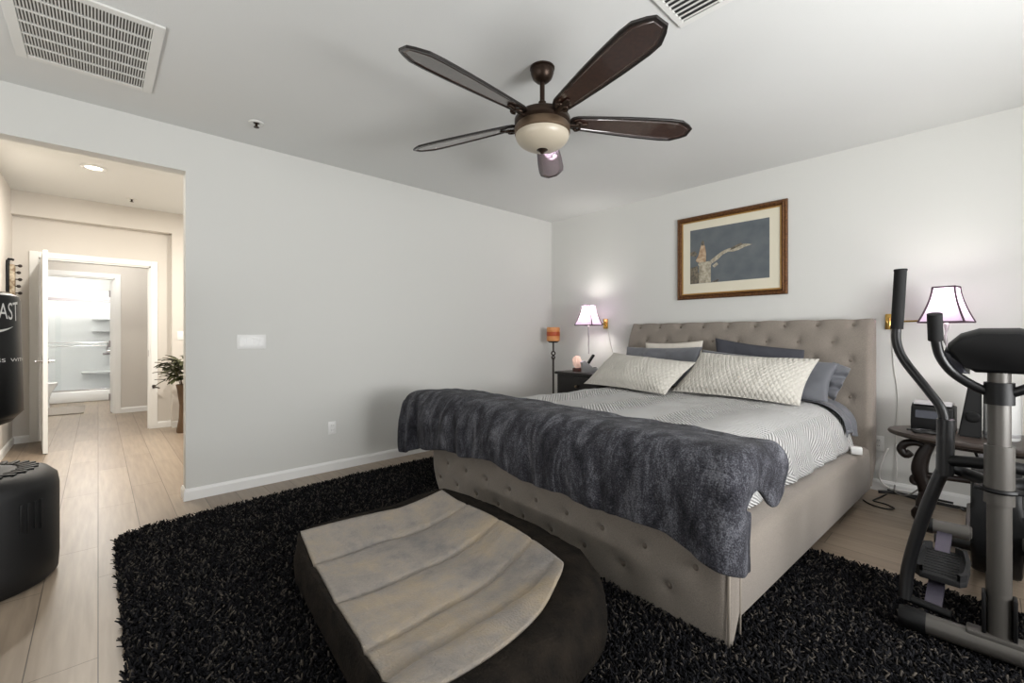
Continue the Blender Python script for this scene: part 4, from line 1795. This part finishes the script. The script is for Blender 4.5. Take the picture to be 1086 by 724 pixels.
lathe(bm, [(0, 0.0), (0.082, 0.0), (0.084, 0.005), (0.084, 0.168), (0.078, 0.175), (0.06, 0.165), (0, 0.16)], 32)
obj('wax', bm, M['candle'], cd, True, 40)
bm = BM()
lathe(bm, [(0.0835, 0.062), (0.0850, 0.064), (0.0850, 0.115), (0.0835, 0.118), (0.0835, 0.062)], 32)
obj('band', bm, M['candleband'], cd, True)
bm = BM()
tube(bm, [(0, 0, 0.158), (0.002, 0, 0.18)], 0.002, 6)
obj('wick', bm, M['black'], cd)

# ------------------------------------------------------------------ dark side table with scroll supports
st = thing('side_table', 'dark oval side table with scrolled legs behind the exercise machine', 'table', (4.06, 4.10, 0))
bm = BM()
lathe(bm, [(0, 0.532), (0.94, 0.532), (0.985, 0.540), (1.0, 0.552), (0.985, 0.566), (0.95, 0.570), (0, 0.570)], 64)
for v in bm.verts:
    v.co.x *= 0.52
    v.co.y *= 0.30
obj('tabletop', bm, [M['tabletop']], st, True, 40)
bm = BM()
for v in []:
    pass
lathe(bm, [(0, 0.50), (0.74, 0.50), (0.76, 0.5318), (0, 0.5318)], 48)
for v in bm.verts:
    v.co.x *= 0.50
    v.co.y *= 0.26
obj('apron', bm, M['sidetable'], st, True, 40)
for s in (-1, 1):
    bm = BM()
    # lyre leg: column, curled bracket, bulb foot
    tube(bm, [(s * 0.30, -0.02, 0.49), (s * 0.335, -0.02, 0.40), (s * 0.35, -0.02, 0.30), (s * 0.325, -0.02, 0.2), (s * 0.32, -0.02, 0.12)], [0.030, 0.040, 0.046, 0.040, 0.034], 12, 5, flat=0.8)
    tube(bm, [(s * 0.315, -0.02, 0.46), (s * 0.36, -0.02, 0.485), (s * 0.42, -0.02, 0.472), (s * 0.445, -0.02, 0.43), (s * 0.42, -0.02, 0.395), (s * 0.395, -0.02, 0.415)], [0.02, 0.022, 0.026, 0.026, 0.028, 0.024], 10, 5)
    tube(bm, [(s * 0.33, -0.02, 0.26), (s * 0.38, -0.02, 0.25), (s * 0.385, -0.02, 0.215), (s * 0.36, -0.02, 0.21)], 0.017, 8, 5)
    obj('scroll_leg', bm, M['sidetable'], st, True, 50)
    for sy in (-1, 1):
        bm = BM()
        tube(bm, [(s * 0.32, -0.02, 0.14), (s * 0.33, sy * 0.07 - 0.02, 0.10), (s * 0.335, sy * 0.13 - 0.02, 0.05)], [0.04, 0.034, 0.032], 10, 4)
        lathe(bm, [(0, 0), (0.03, 0.002), (0.048, 0.03), (0.048, 0.06), (0.03, 0.088), (0, 0.09)], 16, (s * 0.335, sy * 0.14 - 0.02, 0))
        obj('foot', bm, M['sidetable'], st, True, 50)
bm = BM()
tube(bm, [(-0.33, -0.02, 0.275), (0, -0.02, 0.29), (0.33, -0.02, 0.275)], 0.02, 10, 6)
obj('stretcher', bm, M['sidetable'], st, True)

# things on the side table
rd = thing('clock_radio', 'black clock radio with grey top on the dark side table', 'radio', (3.775, 4.15, 0.571), math.radians(-4))
bm = BM()
prism(bm, [(-0.085, 0), (0.085, 0), (0.085, 0.17), (-0.03, 0.185), (-0.075, 0.16), (-0.095, 0.06)], -0.105, 0.105, 'yz', bev=0.008)
obj('body', bm, M['black'], rd, True, 40)
bm = BM()
prism(bm, [(-0.065, 0.1775), (0.08, 0.172), (0.08, 0.19), (-0.02, 0.203), (-0.06, 0.19)], -0.095, 0.095, 'yz', bev=0.004)
obj('lid', bm, M['phonegrey'], rd, True, 40)
bm = BM()
prism(bm, [(-0.088, 0.09), (-0.092, 0.09), (-0.084, 0.14), (-0.079, 0.14)], -0.08, 0.08, 'yz')
obj('display', bm, mat('smoked_display', (60, 62, 70), 0.15), rd)

bm = BM()
random.seed(5)
pts = []
for k in range(22):
    a = k * 1.35
    pts.append((3.72 + 0.085 * math.cos(a) * (0.6 + 0.4 * random.random()) + 0.03 * random.random(), 3.985 + 0.035 * math.sin(a), 0.579 + 0.010 * random.random()))
tube(bm, pts, 0.006, 6, 4)
tag(obj('coiled_cable', bm, M['cordblack'], None, True), 'tangled black cable lying on the front of the dark side table', 'cable')

sp = thing('speaker', 'tall black tapered speaker next to the clock radio', 'speaker', (3.955, 4.10, 0.570))
bm = BM()
A = [bm.verts.new(p) for p in ((-0.062, -0.05, 0), (0.045, -0.06, 0), (0.045, 0.08, 0), (-0.062, 0.08, 0))]
B = [bm.verts.new(p) for p in ((-0.015, -0.02, 0.335), (0.045, -0.03, 0.335), (0.045, 0.06, 0.335), (-0.015, 0.06, 0.335))]
bm.faces.new(A[::-1])
bm.faces.new(B)
for i in range(4):
    bm.faces.new((A[i], A[(i + 1) % 4], B[(i + 1) % 4], B[i]))
bmesh.ops.bevel(bm, geom=bm.edges[:], offset=0.008, segments=2, affect='EDGES')
obj('cabinet', bm, M['blacksoft'], sp, True, 40)
bm = BM()
lathe(bm, [(0, 0), (0.03, 0.0), (0.034, 0.004), (0.03, 0.007), (0.01, 0.003), (0, 0.004)], 20, (0.008, -0.052, 0.13), 'y', rot=Matrix.Rotation(PI, 3, 'X'))
obj('driver', bm, M['black'], sp, True)

wc = thing('white_canister', 'white round-topped canister on the dark side table behind the grey post', 'canister', (4.085, 4.13, 0.570))
bm = BM()
lathe(bm, [(0, 0), (0.075, 0), (0.08, 0.006), (0.08, 0.25), (0.072, 0.30), (0.05, 0.333), (0.02, 0.347), (0, 0.349)], 32)
obj('body', bm, M['white'], wc, True, 40)
bm = BM()
lathe(bm, [(0.0795, 0.02), (0.0815, 0.022), (0.0815, 0.04), (0.0795, 0.042), (0.0795, 0.02)], 32)
obj('base_ring', bm, M['phonegrey'], wc, True)

# cords at the foot of the wall
bm = BM()
tube(bm, [(3.45, 4.40, 0.012), (3.55, 4.43, 0.02), (3.66, 4.42, 0.012), (3.80, 4.40, 0.014), (3.95, 4.41, 0.012), (4.2, 4.42, 0.012)], 0.011, 8, 5)
tube(bm, [(3.5, 4.43, 0.03), (3.6, 4.44, 0.02), (3.72, 4.43, 0.03), (3.86, 4.42, 0.03)], 0.008, 8, 5)
tag(obj('power_cable', bm, M['cordblack'], None, True), 'thick black power cable along the foot of the back wall', 'cable')
bm = BM()
tube(bm, [(RP[0] + 0.03, 4.45, 0.075), (3.55, 4.41, 0.03), (3.62, 4.37, 0.035), (3.70, 4.36, 0.12), (3.79, 4.30, 0.26), (3.82, 4.25, 0.38), (3.84, 4.2, 0.48)], 0.005, 6, 5)
tag(obj('power_cable', bm, M['cordgrey'], None, True), 'thin grey cable rising from the floor to the dark side table', 'cable')
bm = BM()
tube(bm, [(3.40, 4.12, 0.006), (3.45, 4.05, 0.006), (3.54, 4.02, 0.006), (3.58, 4.07, 0.006), (3.53, 4.13, 0.006), (3.46, 4.14, 0.008), (3.46, 4.2, 0.006), (3.5, 4.38, 0.008)], 0.005, 6, 5)
tag(obj('power_cable', bm, M['cordblack'], None, True), 'loop of thin black cable on the floor beside the bed rail', 'cable')
bm = BM()
tube(bm, [(3.50, 4.479, 0.34), (3.47, 4.45, 0.25), (3.45, 4.44, 0.12), (3.50, 4.44, 0.05), (3.62, 4.44, 0.045), (3.75, 4.45, 0.05)], 0.006, 6, 5)
tag(obj('power_cable', bm, M['cordwhite'], None, True), 'white cable dropping from the outlet by the headboard', 'cable')
bm = BM()
tube(bm, [(3.97, 4.06, 0.482), (3.99, 4.0, 0.42), (4.0, 3.96, 0.30), (3.97, 4.0, 0.2), (3.93, 4.2, 0.06), (3.9, 4.36, 0.02)], 0.008, 8, 5)
tag(obj('power_cable', bm, M['cordblack'], None, True), 'black cable drooping from under the dark side table', 'cable')

# ------------------------------------------------------------------ elliptical trainer
def elliptical():
    XC = 4.052
    e = thing('elliptical_trainer', 'black and grey elliptical exercise machine at the right edge', 'exercise machine', (XC, 2.42, 0.0))
    off = Vector((XC, 2.42, 0.0))

    def L(p, s=1):
        return (s * (p[0] - XC), p[1] - 2.42, p[2])
    # front stabiliser
    bm = BM()
    tube(bm, [(-0.20, -0.02, 0.078), (0.20, -0.02, 0.078)], 0.038, 18)
    box(bm, (-0.085, -0.045, 0.088), (0.085, 0.02, 0.122), 0.006)
    obj('front_stabiliser', bm, M['tube'], e, True, 40)
    for s in (-1, 1):
        bm = BM()
        lathe(bm, [(0, 0), (0.040, 0.0), (0.043, 0.012), (0.043, 0.06), (0.036, 0.082), (0, 0.084)], 18, (s * 0.195, -0.02, 0.078), 'x', rot=Matrix.Rotation(0 if s > 0 else PI, 3, 'Z'))
        obj('end_cap', bm, M['black'], e, True, 40)
    # mast
    bm = BM()
    tube(bm, [(0, 0, 0.115), (0, 0, 0.70)], 0.0325, 20)
    obj('lower_mast', bm, M['tube'], e, True, 40)
    bm = BM()
    tube(bm, [(0, 0, 0.60), (0, 0, 0.815)], 0.040, 20)
    obj('mast_sleeve', bm, M['tube'], e, True, 40)
    bm = BM()
    tube(bm, [(0, 0, 0.80), (0, 0.005, 1.13)], 0.0305, 20)
    obj('upper_mast', bm, M['tube'], e, True, 40)
    bm = BM()
    lathe(bm, [(0, 0), (0.052, 0), (0.055, 0.006), (0.052, 0.014), (0, 0.014)], 20, (0, 0, 0.645))
    box(bm, (-0.065, -0.03, 0.647), (0.065, 0.03, 0.657), 0.004)
    obj('clamp_collar', bm, M['black'], e, True, 40)
    bm = BM()
    box(bm, (-0.045, -0.035, 0.11), (-0.033, 0.02, 0.27), 0.005)
    box(bm, (0.033, -0.035, 0.11), (0.045, 0.02, 0.27), 0.005)
    obj('mast_bracket', bm, M['black'], e, True, 40)
    # main beam back to the drive housing and rear stabiliser
    bm = BM()
    tube(bm, [(0, 0.0, 0.078), (0, 1.15, 0.078)], 0.036, 14)
    obj('main_beam', bm, M['tubedark'], e, True, 40)
    bm = BM()
    tube(bm, [(-0.24, 1.16, 0.045), (0.24, 1.16, 0.045)], 0.036, 16)
    obj('rear_stabiliser', bm, M['tubedark'], e, True, 40)
    # drive housing
    bm = BM()
    pr = []
    for k in range(40):
        a = 2 * PI * k / 40
        r = 0.27 * (abs(math.cos(a)) ** 3.2 + abs(math.sin(a)) ** 3.2) ** (-1 / 3.2)
        pr.append((0.90 + 0.95 * r * math.cos(a), 0.305 + r * math.sin(a) * 0.98))
    prism(bm, pr, -0.085, 0.085, 'yz', bev=0.02)
    obj('drive_housing', bm, M['black'], e, True, 40)
    bm = BM()
    prism(bm, [(0.66, 0.44), (0.72, 0.54), (0.95, 0.60), (1.1, 0.56), (1.1, 0.54), (0.95, 0.575), (0.73, 0.52), (0.68, 0.43)], -0.06, 0.06, 'yz', bev=0.006)
    obj('housing_fairing', bm, mat('dark_grey_plastic', (58, 58, 62), 0.4), e, True, 40)
    # console: rounded body with a drooping lower lip, seen from behind
    bm = BM()
    pr = [(-0.135, 0.045), (-0.10, 0.085), (-0.05, 0.105), (0.05, 0.105), (0.10, 0.085), (0.135, 0.045), (0.125, 0.01), (0.085, -0.03), (0.06, -0.05), (-0.06, -0.05), (-0.085, -0.03), (-0.125, 0.01)]
    prism(bm, pr, -0.045, 0.05, 'xz', bev=0.016)
    bmesh.ops.transform(bm, matrix=Matrix.Translation((0, 0.0, 1.135)) @ Matrix.Rotation(math.radians(14), 4, 'X'), verts=bm.verts[:])
    obj('console', bm, M['black'], e, True, 40)
    for s in (-1, 1):
        bm = BM()
        prism(bm, [(s * 0.142, 0.035), (s * 0.150, 0.005), (s * 0.10, -0.052), (s * 0.075, -0.055), (s * 0.10, -0.02), (s * 0.118, 0.02)], -0.03, 0.042, 'xz', bev=0.008)
        bmesh.ops.transform(bm, matrix=Matrix.Translation((0, 0.0, 1.13)) @ Matrix.Rotation(math.radians(14), 4, 'X'), verts=bm.verts[:])
        obj('console_wing', bm, mat('charcoal_plastic', (48, 48, 56), 0.4), e, True, 40)
    bm = BM()
    box(bm, (-0.05, 0.052, 0.0), (0.05, 0.058, 0.08), 0.002)
    bmesh.ops.transform(bm, matrix=Matrix.Translation((0, 0.0, 1.14)) @ Matrix.Rotation(math.radians(14), 4, 'X'), verts=bm.verts[:])
    obj('console_screen', bm, mat('grey_lcd', (110, 120, 112), 0.2), e)
    # collar holding the fixed handlebar
    bm = BM()
    tube(bm, [(0, 0, 0.965), (0, 0, 1.045)], 0.040, 18)
    obj('handlebar_collar', bm, M['black'], e, True, 40)
    for s in (1, -1):
        # fixed handlebar and its grip
        bm = BM()
        tube(bm, [L(p, s) for p in ((4.04, 2.42, 1.000), (3.985, 2.41, 1.030), (3.93, 2.40, 1.078), (3.897, 2.38, 1.14), (3.886, 2.36, 1.21))], 0.0165, 12, 6)
        obj('fixed_handlebar', bm, M['tubedark'], e, True, 40)
        bm = BM()
        tube(bm, [L(p, s) for p in ((3.886, 2.362, 1.200), (3.885, 2.33, 1.30))], 0.0225, 16)
        obj('fixed_grip', bm, M['foam'], e, True, 40)
        # swinging arm: grip, bent upper tube, socket, curved lower leg
        bm = BM()
        tube(bm, [L(p, s) for p in ((3.770, 2.5, 1.495), (3.758, 2.5, 1.245))], 0.0215, 16)
        lathe(bm, [(0, 0), (0.0225, 0.0), (0.0235, 0.004), (0.022, 0.008), (0, 0.01)], 16, L((3.770, 2.5, 1.492), s))
        obj('arm_grip', bm, M['foam'], e, True, 40)
        bm = BM()
        tube(bm, [L(p, s) for p in ((3.758, 2.5, 1.26), (3.757, 2.5, 1.19), (3.782, 2.5, 1.112), (3.858, 2.5, 0.987), (3.894, 2.5, 0.922), (3.906, 2.5, 0.85))], 0.0165, 12, 6)
        obj('arm_tube', bm, M['tubedark'], e, True, 40)
        bm = BM()
        tube(bm, [L(p, s) for p in ((3.908, 2.5, 0.880), (3.905, 2.5, 0.655))], 0.0275, 16)
        obj('arm_socket', bm, M['tubedark'], e, True, 40)
        bm = BM()
        tube(bm, [L(p, s) for p in ((3.905, 2.5, 0.69), (3.872, 2.5, 0.583), (3.829, 2.5, 0.415), (3.795, 2.49, 0.24), (3.787, 2.47, 0.118))], 0.0225, 14, 6)
        obj('arm_leg', bm, M['tubedark'], e, True, 40)
        # pivot axle and brace to the mast
        bm = BM()
        tube(bm, [L((3.90, 2.5, 0.715), s), L((4.052, 2.46, 0.735), s)], 0.022, 14)
        tube(bm, [L((3.90, 2.52, 0.685), s), L((3.96, 2.55, 0.665), s), L((4.03, 2.48, 0.655), s)], [0.016, 0.022, 0.026], 12, 4)
        obj('pivot_axle', bm, M['black'], e, True, 40)
        # lower pivot rod, pedal bar, pedal, crank
        bm = BM()
        tube(bm, [L((3.785, 2.475, 0.122), s), L((3.925, 2.465, 0.112), s)], 0.016, 12)
        obj('pedal_pivot', bm, M['black'], e, True, 40)
        bm = BM()
        pb = [(2.47, 0.112), (2.60, 0.150), (2.75, 0.175), (2.90, 0.22), (3.02, 0.262)]
        V = []
        for y, z in pb:
            V.append([bm.verts.new(L((x, y, z + dz), s)) for x, dz in ((3.845 + (y - 2.47) * 0.02, -0.008), (3.897 + (y - 2.47) * 0.02, -0.008), (3.897 + (y - 2.47) * 0.02, 0.008), (3.845 + (y - 2.47) * 0.02, 0.008))])
        for a, b in zip(V, V[1:]):
            for i in range(4):
                bm.faces.new((a[i], a[(i + 1) % 4], b[(i + 1) % 4], b[i]))
        bm.faces.new(V[0])
        bm.faces.new(V[-1][::-1])
        obj('pedal_bar', bm, M['violet'], e)
        # pedal: platform with a raised rim
        bm = BM()
        ol = [(-0.066, -0.13), (-0.05, -0.155), (0.05, -0.155), (0.066, -0.13), (0.072, 0.0), (0.06, 0.12), (0.035, 0.14), (-0.035, 0.14), (-0.06, 0.12), (-0.072, 0.0)]
        prism(bm, ol, 0.0, 0.022, 'xy', bev=0.004)
        il = [(x * 0.86, y * 0.93) for x, y in ol]
        n = len(ol)
        o0 = [bm.verts.new((x, y, 0.021)) for x, y in ol]
        o1 = [bm.verts.new((x * 1.03, y * 1.01, 0.046)) for x, y in ol]
        i1 = [bm.verts.new((x * 1.0, y, 0.046)) for x, y in il]
        i0 = [bm.verts.new((x, y, 0.021)) for x, y in il]
        for k in range(n):
            if k == 1 or k == 6:
                continue
            j = (k + 1) % n
            for a, b in ((o0, o1), (o1, i1), (i1, i0)):
                bm.faces.new((a[k], a[j], b[j], b[k]))
        for k in range(9):
            y = -0.12 + k * 0.028
            box(bm, (-0.045, y - 0.004, 0.0215), (0.045, y + 0.004, 0.0245))
        c = L((3.885, 2.745, 0.185), s)
        bmesh.ops.transform(bm, matrix=Matrix.Translation(c) @ Matrix.Rotation(math.radians(2), 4, 'X') @ Matrix.Diagonal((1.22, 1.05, 1.15, 1)), verts=bm.verts[:])
        obj('pedal', bm, M['blacksoft'], e, True, 30)
        bm = BM()
        tube(bm, [L((3.835, 3.03, 0.272), s), L((3.965, 3.03, 0.275), s)], 0.034, 18)
        obj('crank_roller', bm, M['tube'], e, True, 40)
        bm = BM()
        tube(bm, [L((3.802, 3.03, 0.271), s), L((3.84, 3.03, 0.272), s)], 0.0365, 18)
        obj('roller_cap', bm, M['black'], e, True, 40)
        bm = BM()
        box(bm, (-0.012, -0.15, -0.02), (0.012, 0.15, 0.02), 0.008)
        c = L((3.962, 3.16, 0.30), s)
        bmesh.ops.transform(bm, matrix=Matrix.Translation(c) @ Matrix.Rotation(math.radians(12), 4, 'X'), verts=bm.verts[:])
        obj('crank_arm', bm, M['tube'], e, True, 40)


elliptical()

# ------------------------------------------------------------------ punching bag
def punching_bag():
    cx, cy = 0.69, -0.45
    b = thing('punching_bag', 'black freestanding punching bag with white lettering at the left edge', 'punching bag', (cx, cy, 0))
    bm = BM()
    lathe(bm, [(0, 0.0), (0.28, 0.0), (0.298, 0.02), (0.303, 0.10), (0.303, 0.45), (0.295, 0.50), (0.262, 0.535), (0.225, 0.548), (0.18, 0.545), (0.12, 0.560), (0.075, 0.585), (0, 0.585)], 64)
    base = obj('water_base', bm, M['bagbase'], b, True, 40)
    # raised tread ribs on the top of the base
    bm = BM()
    for k in range(26):
        a = 2 * PI * k / 26
        r = Matrix.Rotation(a, 4, 'Z')
        vs0 = len(bm.verts)
        box(bm, (0.15, -0.012, 0.546), (0.228, 0.012, 0.556), 0.003)
        bm.verts.ensure_lookup_table()
        new = bm.verts[vs0:]
        sk = Matrix.Rotation(math.radians(25), 4, 'Z')
        for v in new:
            c0 = Vector((0.19, 0, 0.55))
            v.co = r @ (sk @ (v.co - c0) + c0)
    obj('tread_ribs', bm, M['black'], base, True, 40)
    # ribbed logo block moulded on the side of the base
    bm = BM()
    for k in range(4):
        a = math.radians(38 + k * 5.5)
        vs0 = len(bm.verts)
        box(bm, (0.298, -0.007, 0.29 - 0.015 * (k % 2)), (0.307, 0.007, 0.42), 0.002)
        bm.verts.ensure_lookup_table()
        r = Matrix.Rotation(a, 4, 'Z')
        for v in bm.verts[vs0:]:
            v.co = r @ v.co
    obj('moulded_ribs', bm, M['bagbase'], base, True, 40)
    bm = BM()
    lathe(bm, [(0, 0.57), (0.075, 0.57), (0.07, 0.60), (0.055, 0.62), (0.055, 0.80), (0, 0.80)], 28)
    obj('stem', bm, M['black'], b, True, 40)
    bm = BM()
    lathe(bm, [(0, 0.775), (0.10, 0.775), (0.135, 0.79), (0.15, 0.81), (0, 0.81)], 48)
    obj('collar', bm, M['black'], b, True, 40)
    RB = 0.176

    def rad(z):
        return RB - 0.012 * (z - 0.83) / 0.58
    bm = BM()
    lathe(bm, [(0, 0.805), (0.145, 0.805), (0.160, 0.82), (rad(0.83), 0.84), (rad(1.1), 1.1), (rad(1.39), 1.39), (rad(1.4) - 0.006, 1.412), (rad(1.4) - 0.03, 1.425), (0, 1.428)], 64)
    obj('bag', bm, M['vinyl'], b, True, 40)
    bm = BM()
    lathe(bm, [(0, 1.4285), (0.126, 1.4265), (0.126, 1.431), (0, 1.4335)], 48)
    obj('top_cap', bm, mat('lit_cap', (150, 138, 120), 0.6), b, True, 40)  # light on the bag's top put into the cap colour

    def text(body, size, zc, ang0, ang1, arch, name):
        cu = bpy.data.curves.new(name, 'FONT')
        cu.body = body
        cu.size = size
        cu.align_x = 'LEFT'
        cu.resolution_u = 4
        to_ = bpy.data.objects.new(name + '_src', cu)
        COL.objects.link(to_)
        dg = bpy.context.evaluated_depsgraph_get()
        dg.update()
        me = bpy.data.meshes.new_from_object(to_.evaluated_get(dg))
        bpy.data.objects.remove(to_)
        xs = [v.co.x for v in me.vertices]
        ys = [v.co.y for v in me.vertices]
        x0, x1, y0, y1 = min(xs), max(xs), min(ys), max(ys)
        bm = BM()
        bm.from_mesh(me)
        bpy.data.meshes.remove(me)
        bmesh.ops.subdivide_edges(bm, edges=[e for e in bm.edges if e.calc_length() > size * 0.25], cuts=2, use_grid_fill=True)
        bmesh.ops.triangulate(bm, faces=bm.faces[:])
        for v in bm.verts:
            q = (v.co.x - x0) / (x1 - x0)
            a = math.radians(ang0 + (ang1 - ang0) * q)
            s = 2 * q - 1
            zz = (v.co.y - (y0 + y1) / 2) * (1 + arch * s * s)
            z = zc + zz
            r = rad(z) + 0.0012
            v.co = Vector((r * math.cos(a), r * math.sin(a), z))
        o = obj(name, bm, M['letter'], b)
        return o
    text('EVERLAST', 0.10, 1.335, -12, 72, 0.45, 'brand_lettering')
    text('GREATNESS  WITHIN', 0.024, 1.098, -22, 102, 0.0, 'slogan_lettering')
    # swoosh-like underline arc
    bm = BM()
    n = 24
    A, B = [], []
    for k in range(n + 1):
        q = k / n
        a = math.radians(-5 + 65 * q)
        z = 1.235 + 0.025 * (2 * q - 1) ** 2
        w = 0.006 * math.sin(PI * q) + 0.0008
        r = rad(z) + 0.0012
        A.append(bm.verts.new((r * math.cos(a), r * math.sin(a), z - w)))
        B.append(bm.verts.new((r * math.cos(a), r * math.sin(a), z + w)))
    for k in range(n):
        bm.faces.new((A[k], A[k + 1], B[k + 1], B[k]))
    obj('underline_arc', bm, M['letter'], b)


punching_bag()

# wall ornament above the bag on the hall's left wall
wo = thing('wall_ornament', 'pale carved wall ornament with dark knobs, peeking above the punching bag', 'ornament', (-2.95, -0.70, 1.58))
bm = BM()
box(bm, (-0.04, 0.002, 0.0), (0.04, 0.022, 0.42), 0.006)
tube(bm, [(0, 0.012, 0.0), (0, 0.014, 0.39), (0.0, 0.03, 0.43), (0, 0.055, 0.425)], 0.012, 8, 4)
obj('dark_spine', bm, M['black'], wo, True, 40)
bm = BM()
box(bm, (-0.035, 0.022, 0.02), (0.035, 0.065, 0.38), 0.014)
obj('carved_panel', bm, mat('pale_bone', (198, 186, 164), 0.6, vary=(24, (120, 100, 76), 0.12)), wo, True, 40)
for k in range(5):
    bm = BM()
    bmesh.ops.create_uvsphere(bm, u_segments=12, v_segments=8, radius=0.017)
    bmesh.ops.translate(bm, verts=bm.verts[:], vec=(0.0, 0.088 if k % 2 else 0.098, 0.08 + k * 0.072))
    tube(bm, [(0, 0.06, 0.08 + k * 0.072), (0, 0.085, 0.08 + k * 0.072)], 0.006, 8)
    obj('knob', bm, M['iron'], wo, True)

# hall plant in a tall vase
pl = thing('potted_plant', 'leafy green plant in a tall brown vase at the end of the hall', 'plant', (-2.86, 0.79, 0))
bm = BM()
lathe(bm, [(0, 0), (0.075, 0), (0.08, 0.02), (0.055, 0.18), (0.05, 0.35), (0.07, 0.52), (0.085, 0.60), (0.078, 0.60), (0.06, 0.54), (0, 0.54)], 28)
obj('vase', bm, M['vase'], pl, True, 40)
random.seed(11)
bm = BM()
for k in range(7):
    a = k * 2 * PI / 7
    tube(bm, [(0.02 * math.cos(a), 0.02 * math.sin(a), 0.53), (0.07 * math.cos(a), 0.07 * math.sin(a), 0.70), (0.15 * math.cos(a), 0.15 * math.sin(a), 0.84)], 0.005, 6, 4)
obj('stems', bm, M['vase'], pl, True)
bm = BM()
for k in range(210):
    a = random.uniform(0, 2 * PI)
    ph_ = random.uniform(-0.9, 1.3)
    rr = random.uniform(0.05, 0.19)
    c = Vector((rr * math.cos(a), rr * math.sin(a), 0.78 + 0.17 * math.sin(ph_) * random.uniform(0.5, 1)))
    d = Vector((math.cos(a), math.sin(a), random.uniform(-0.5, 0.8))).normalized()
    s = d.cross(Vector((0, 0, 1))).normalized()
    n_ = s.cross(d)
    Ln, Wd = random.uniform(0.08, 0.13), random.uniform(0.02, 0.034)
    prv = None
    for q, w in ((0, 0.1), (0.3, 0.9), (0.6, 1), (0.85, 0.6), (1, 0.05)):
        p = c + d * Ln * q - n_ * 0.03 * q * q
        cur = [bm.verts.new(p - s * Wd * w + n_ * 0.004), bm.verts.new(p - n_ * 0.004), bm.verts.new(p + s * Wd * w + n_ * 0.004)]
        if prv:
            bm.faces.new((prv[0], prv[1], cur[1], cur[0]))
            bm.faces.new((prv[1], prv[2], cur[2], cur[1]))
        prv = cur
obj('foliage', bm, M['leaf'], pl, True)
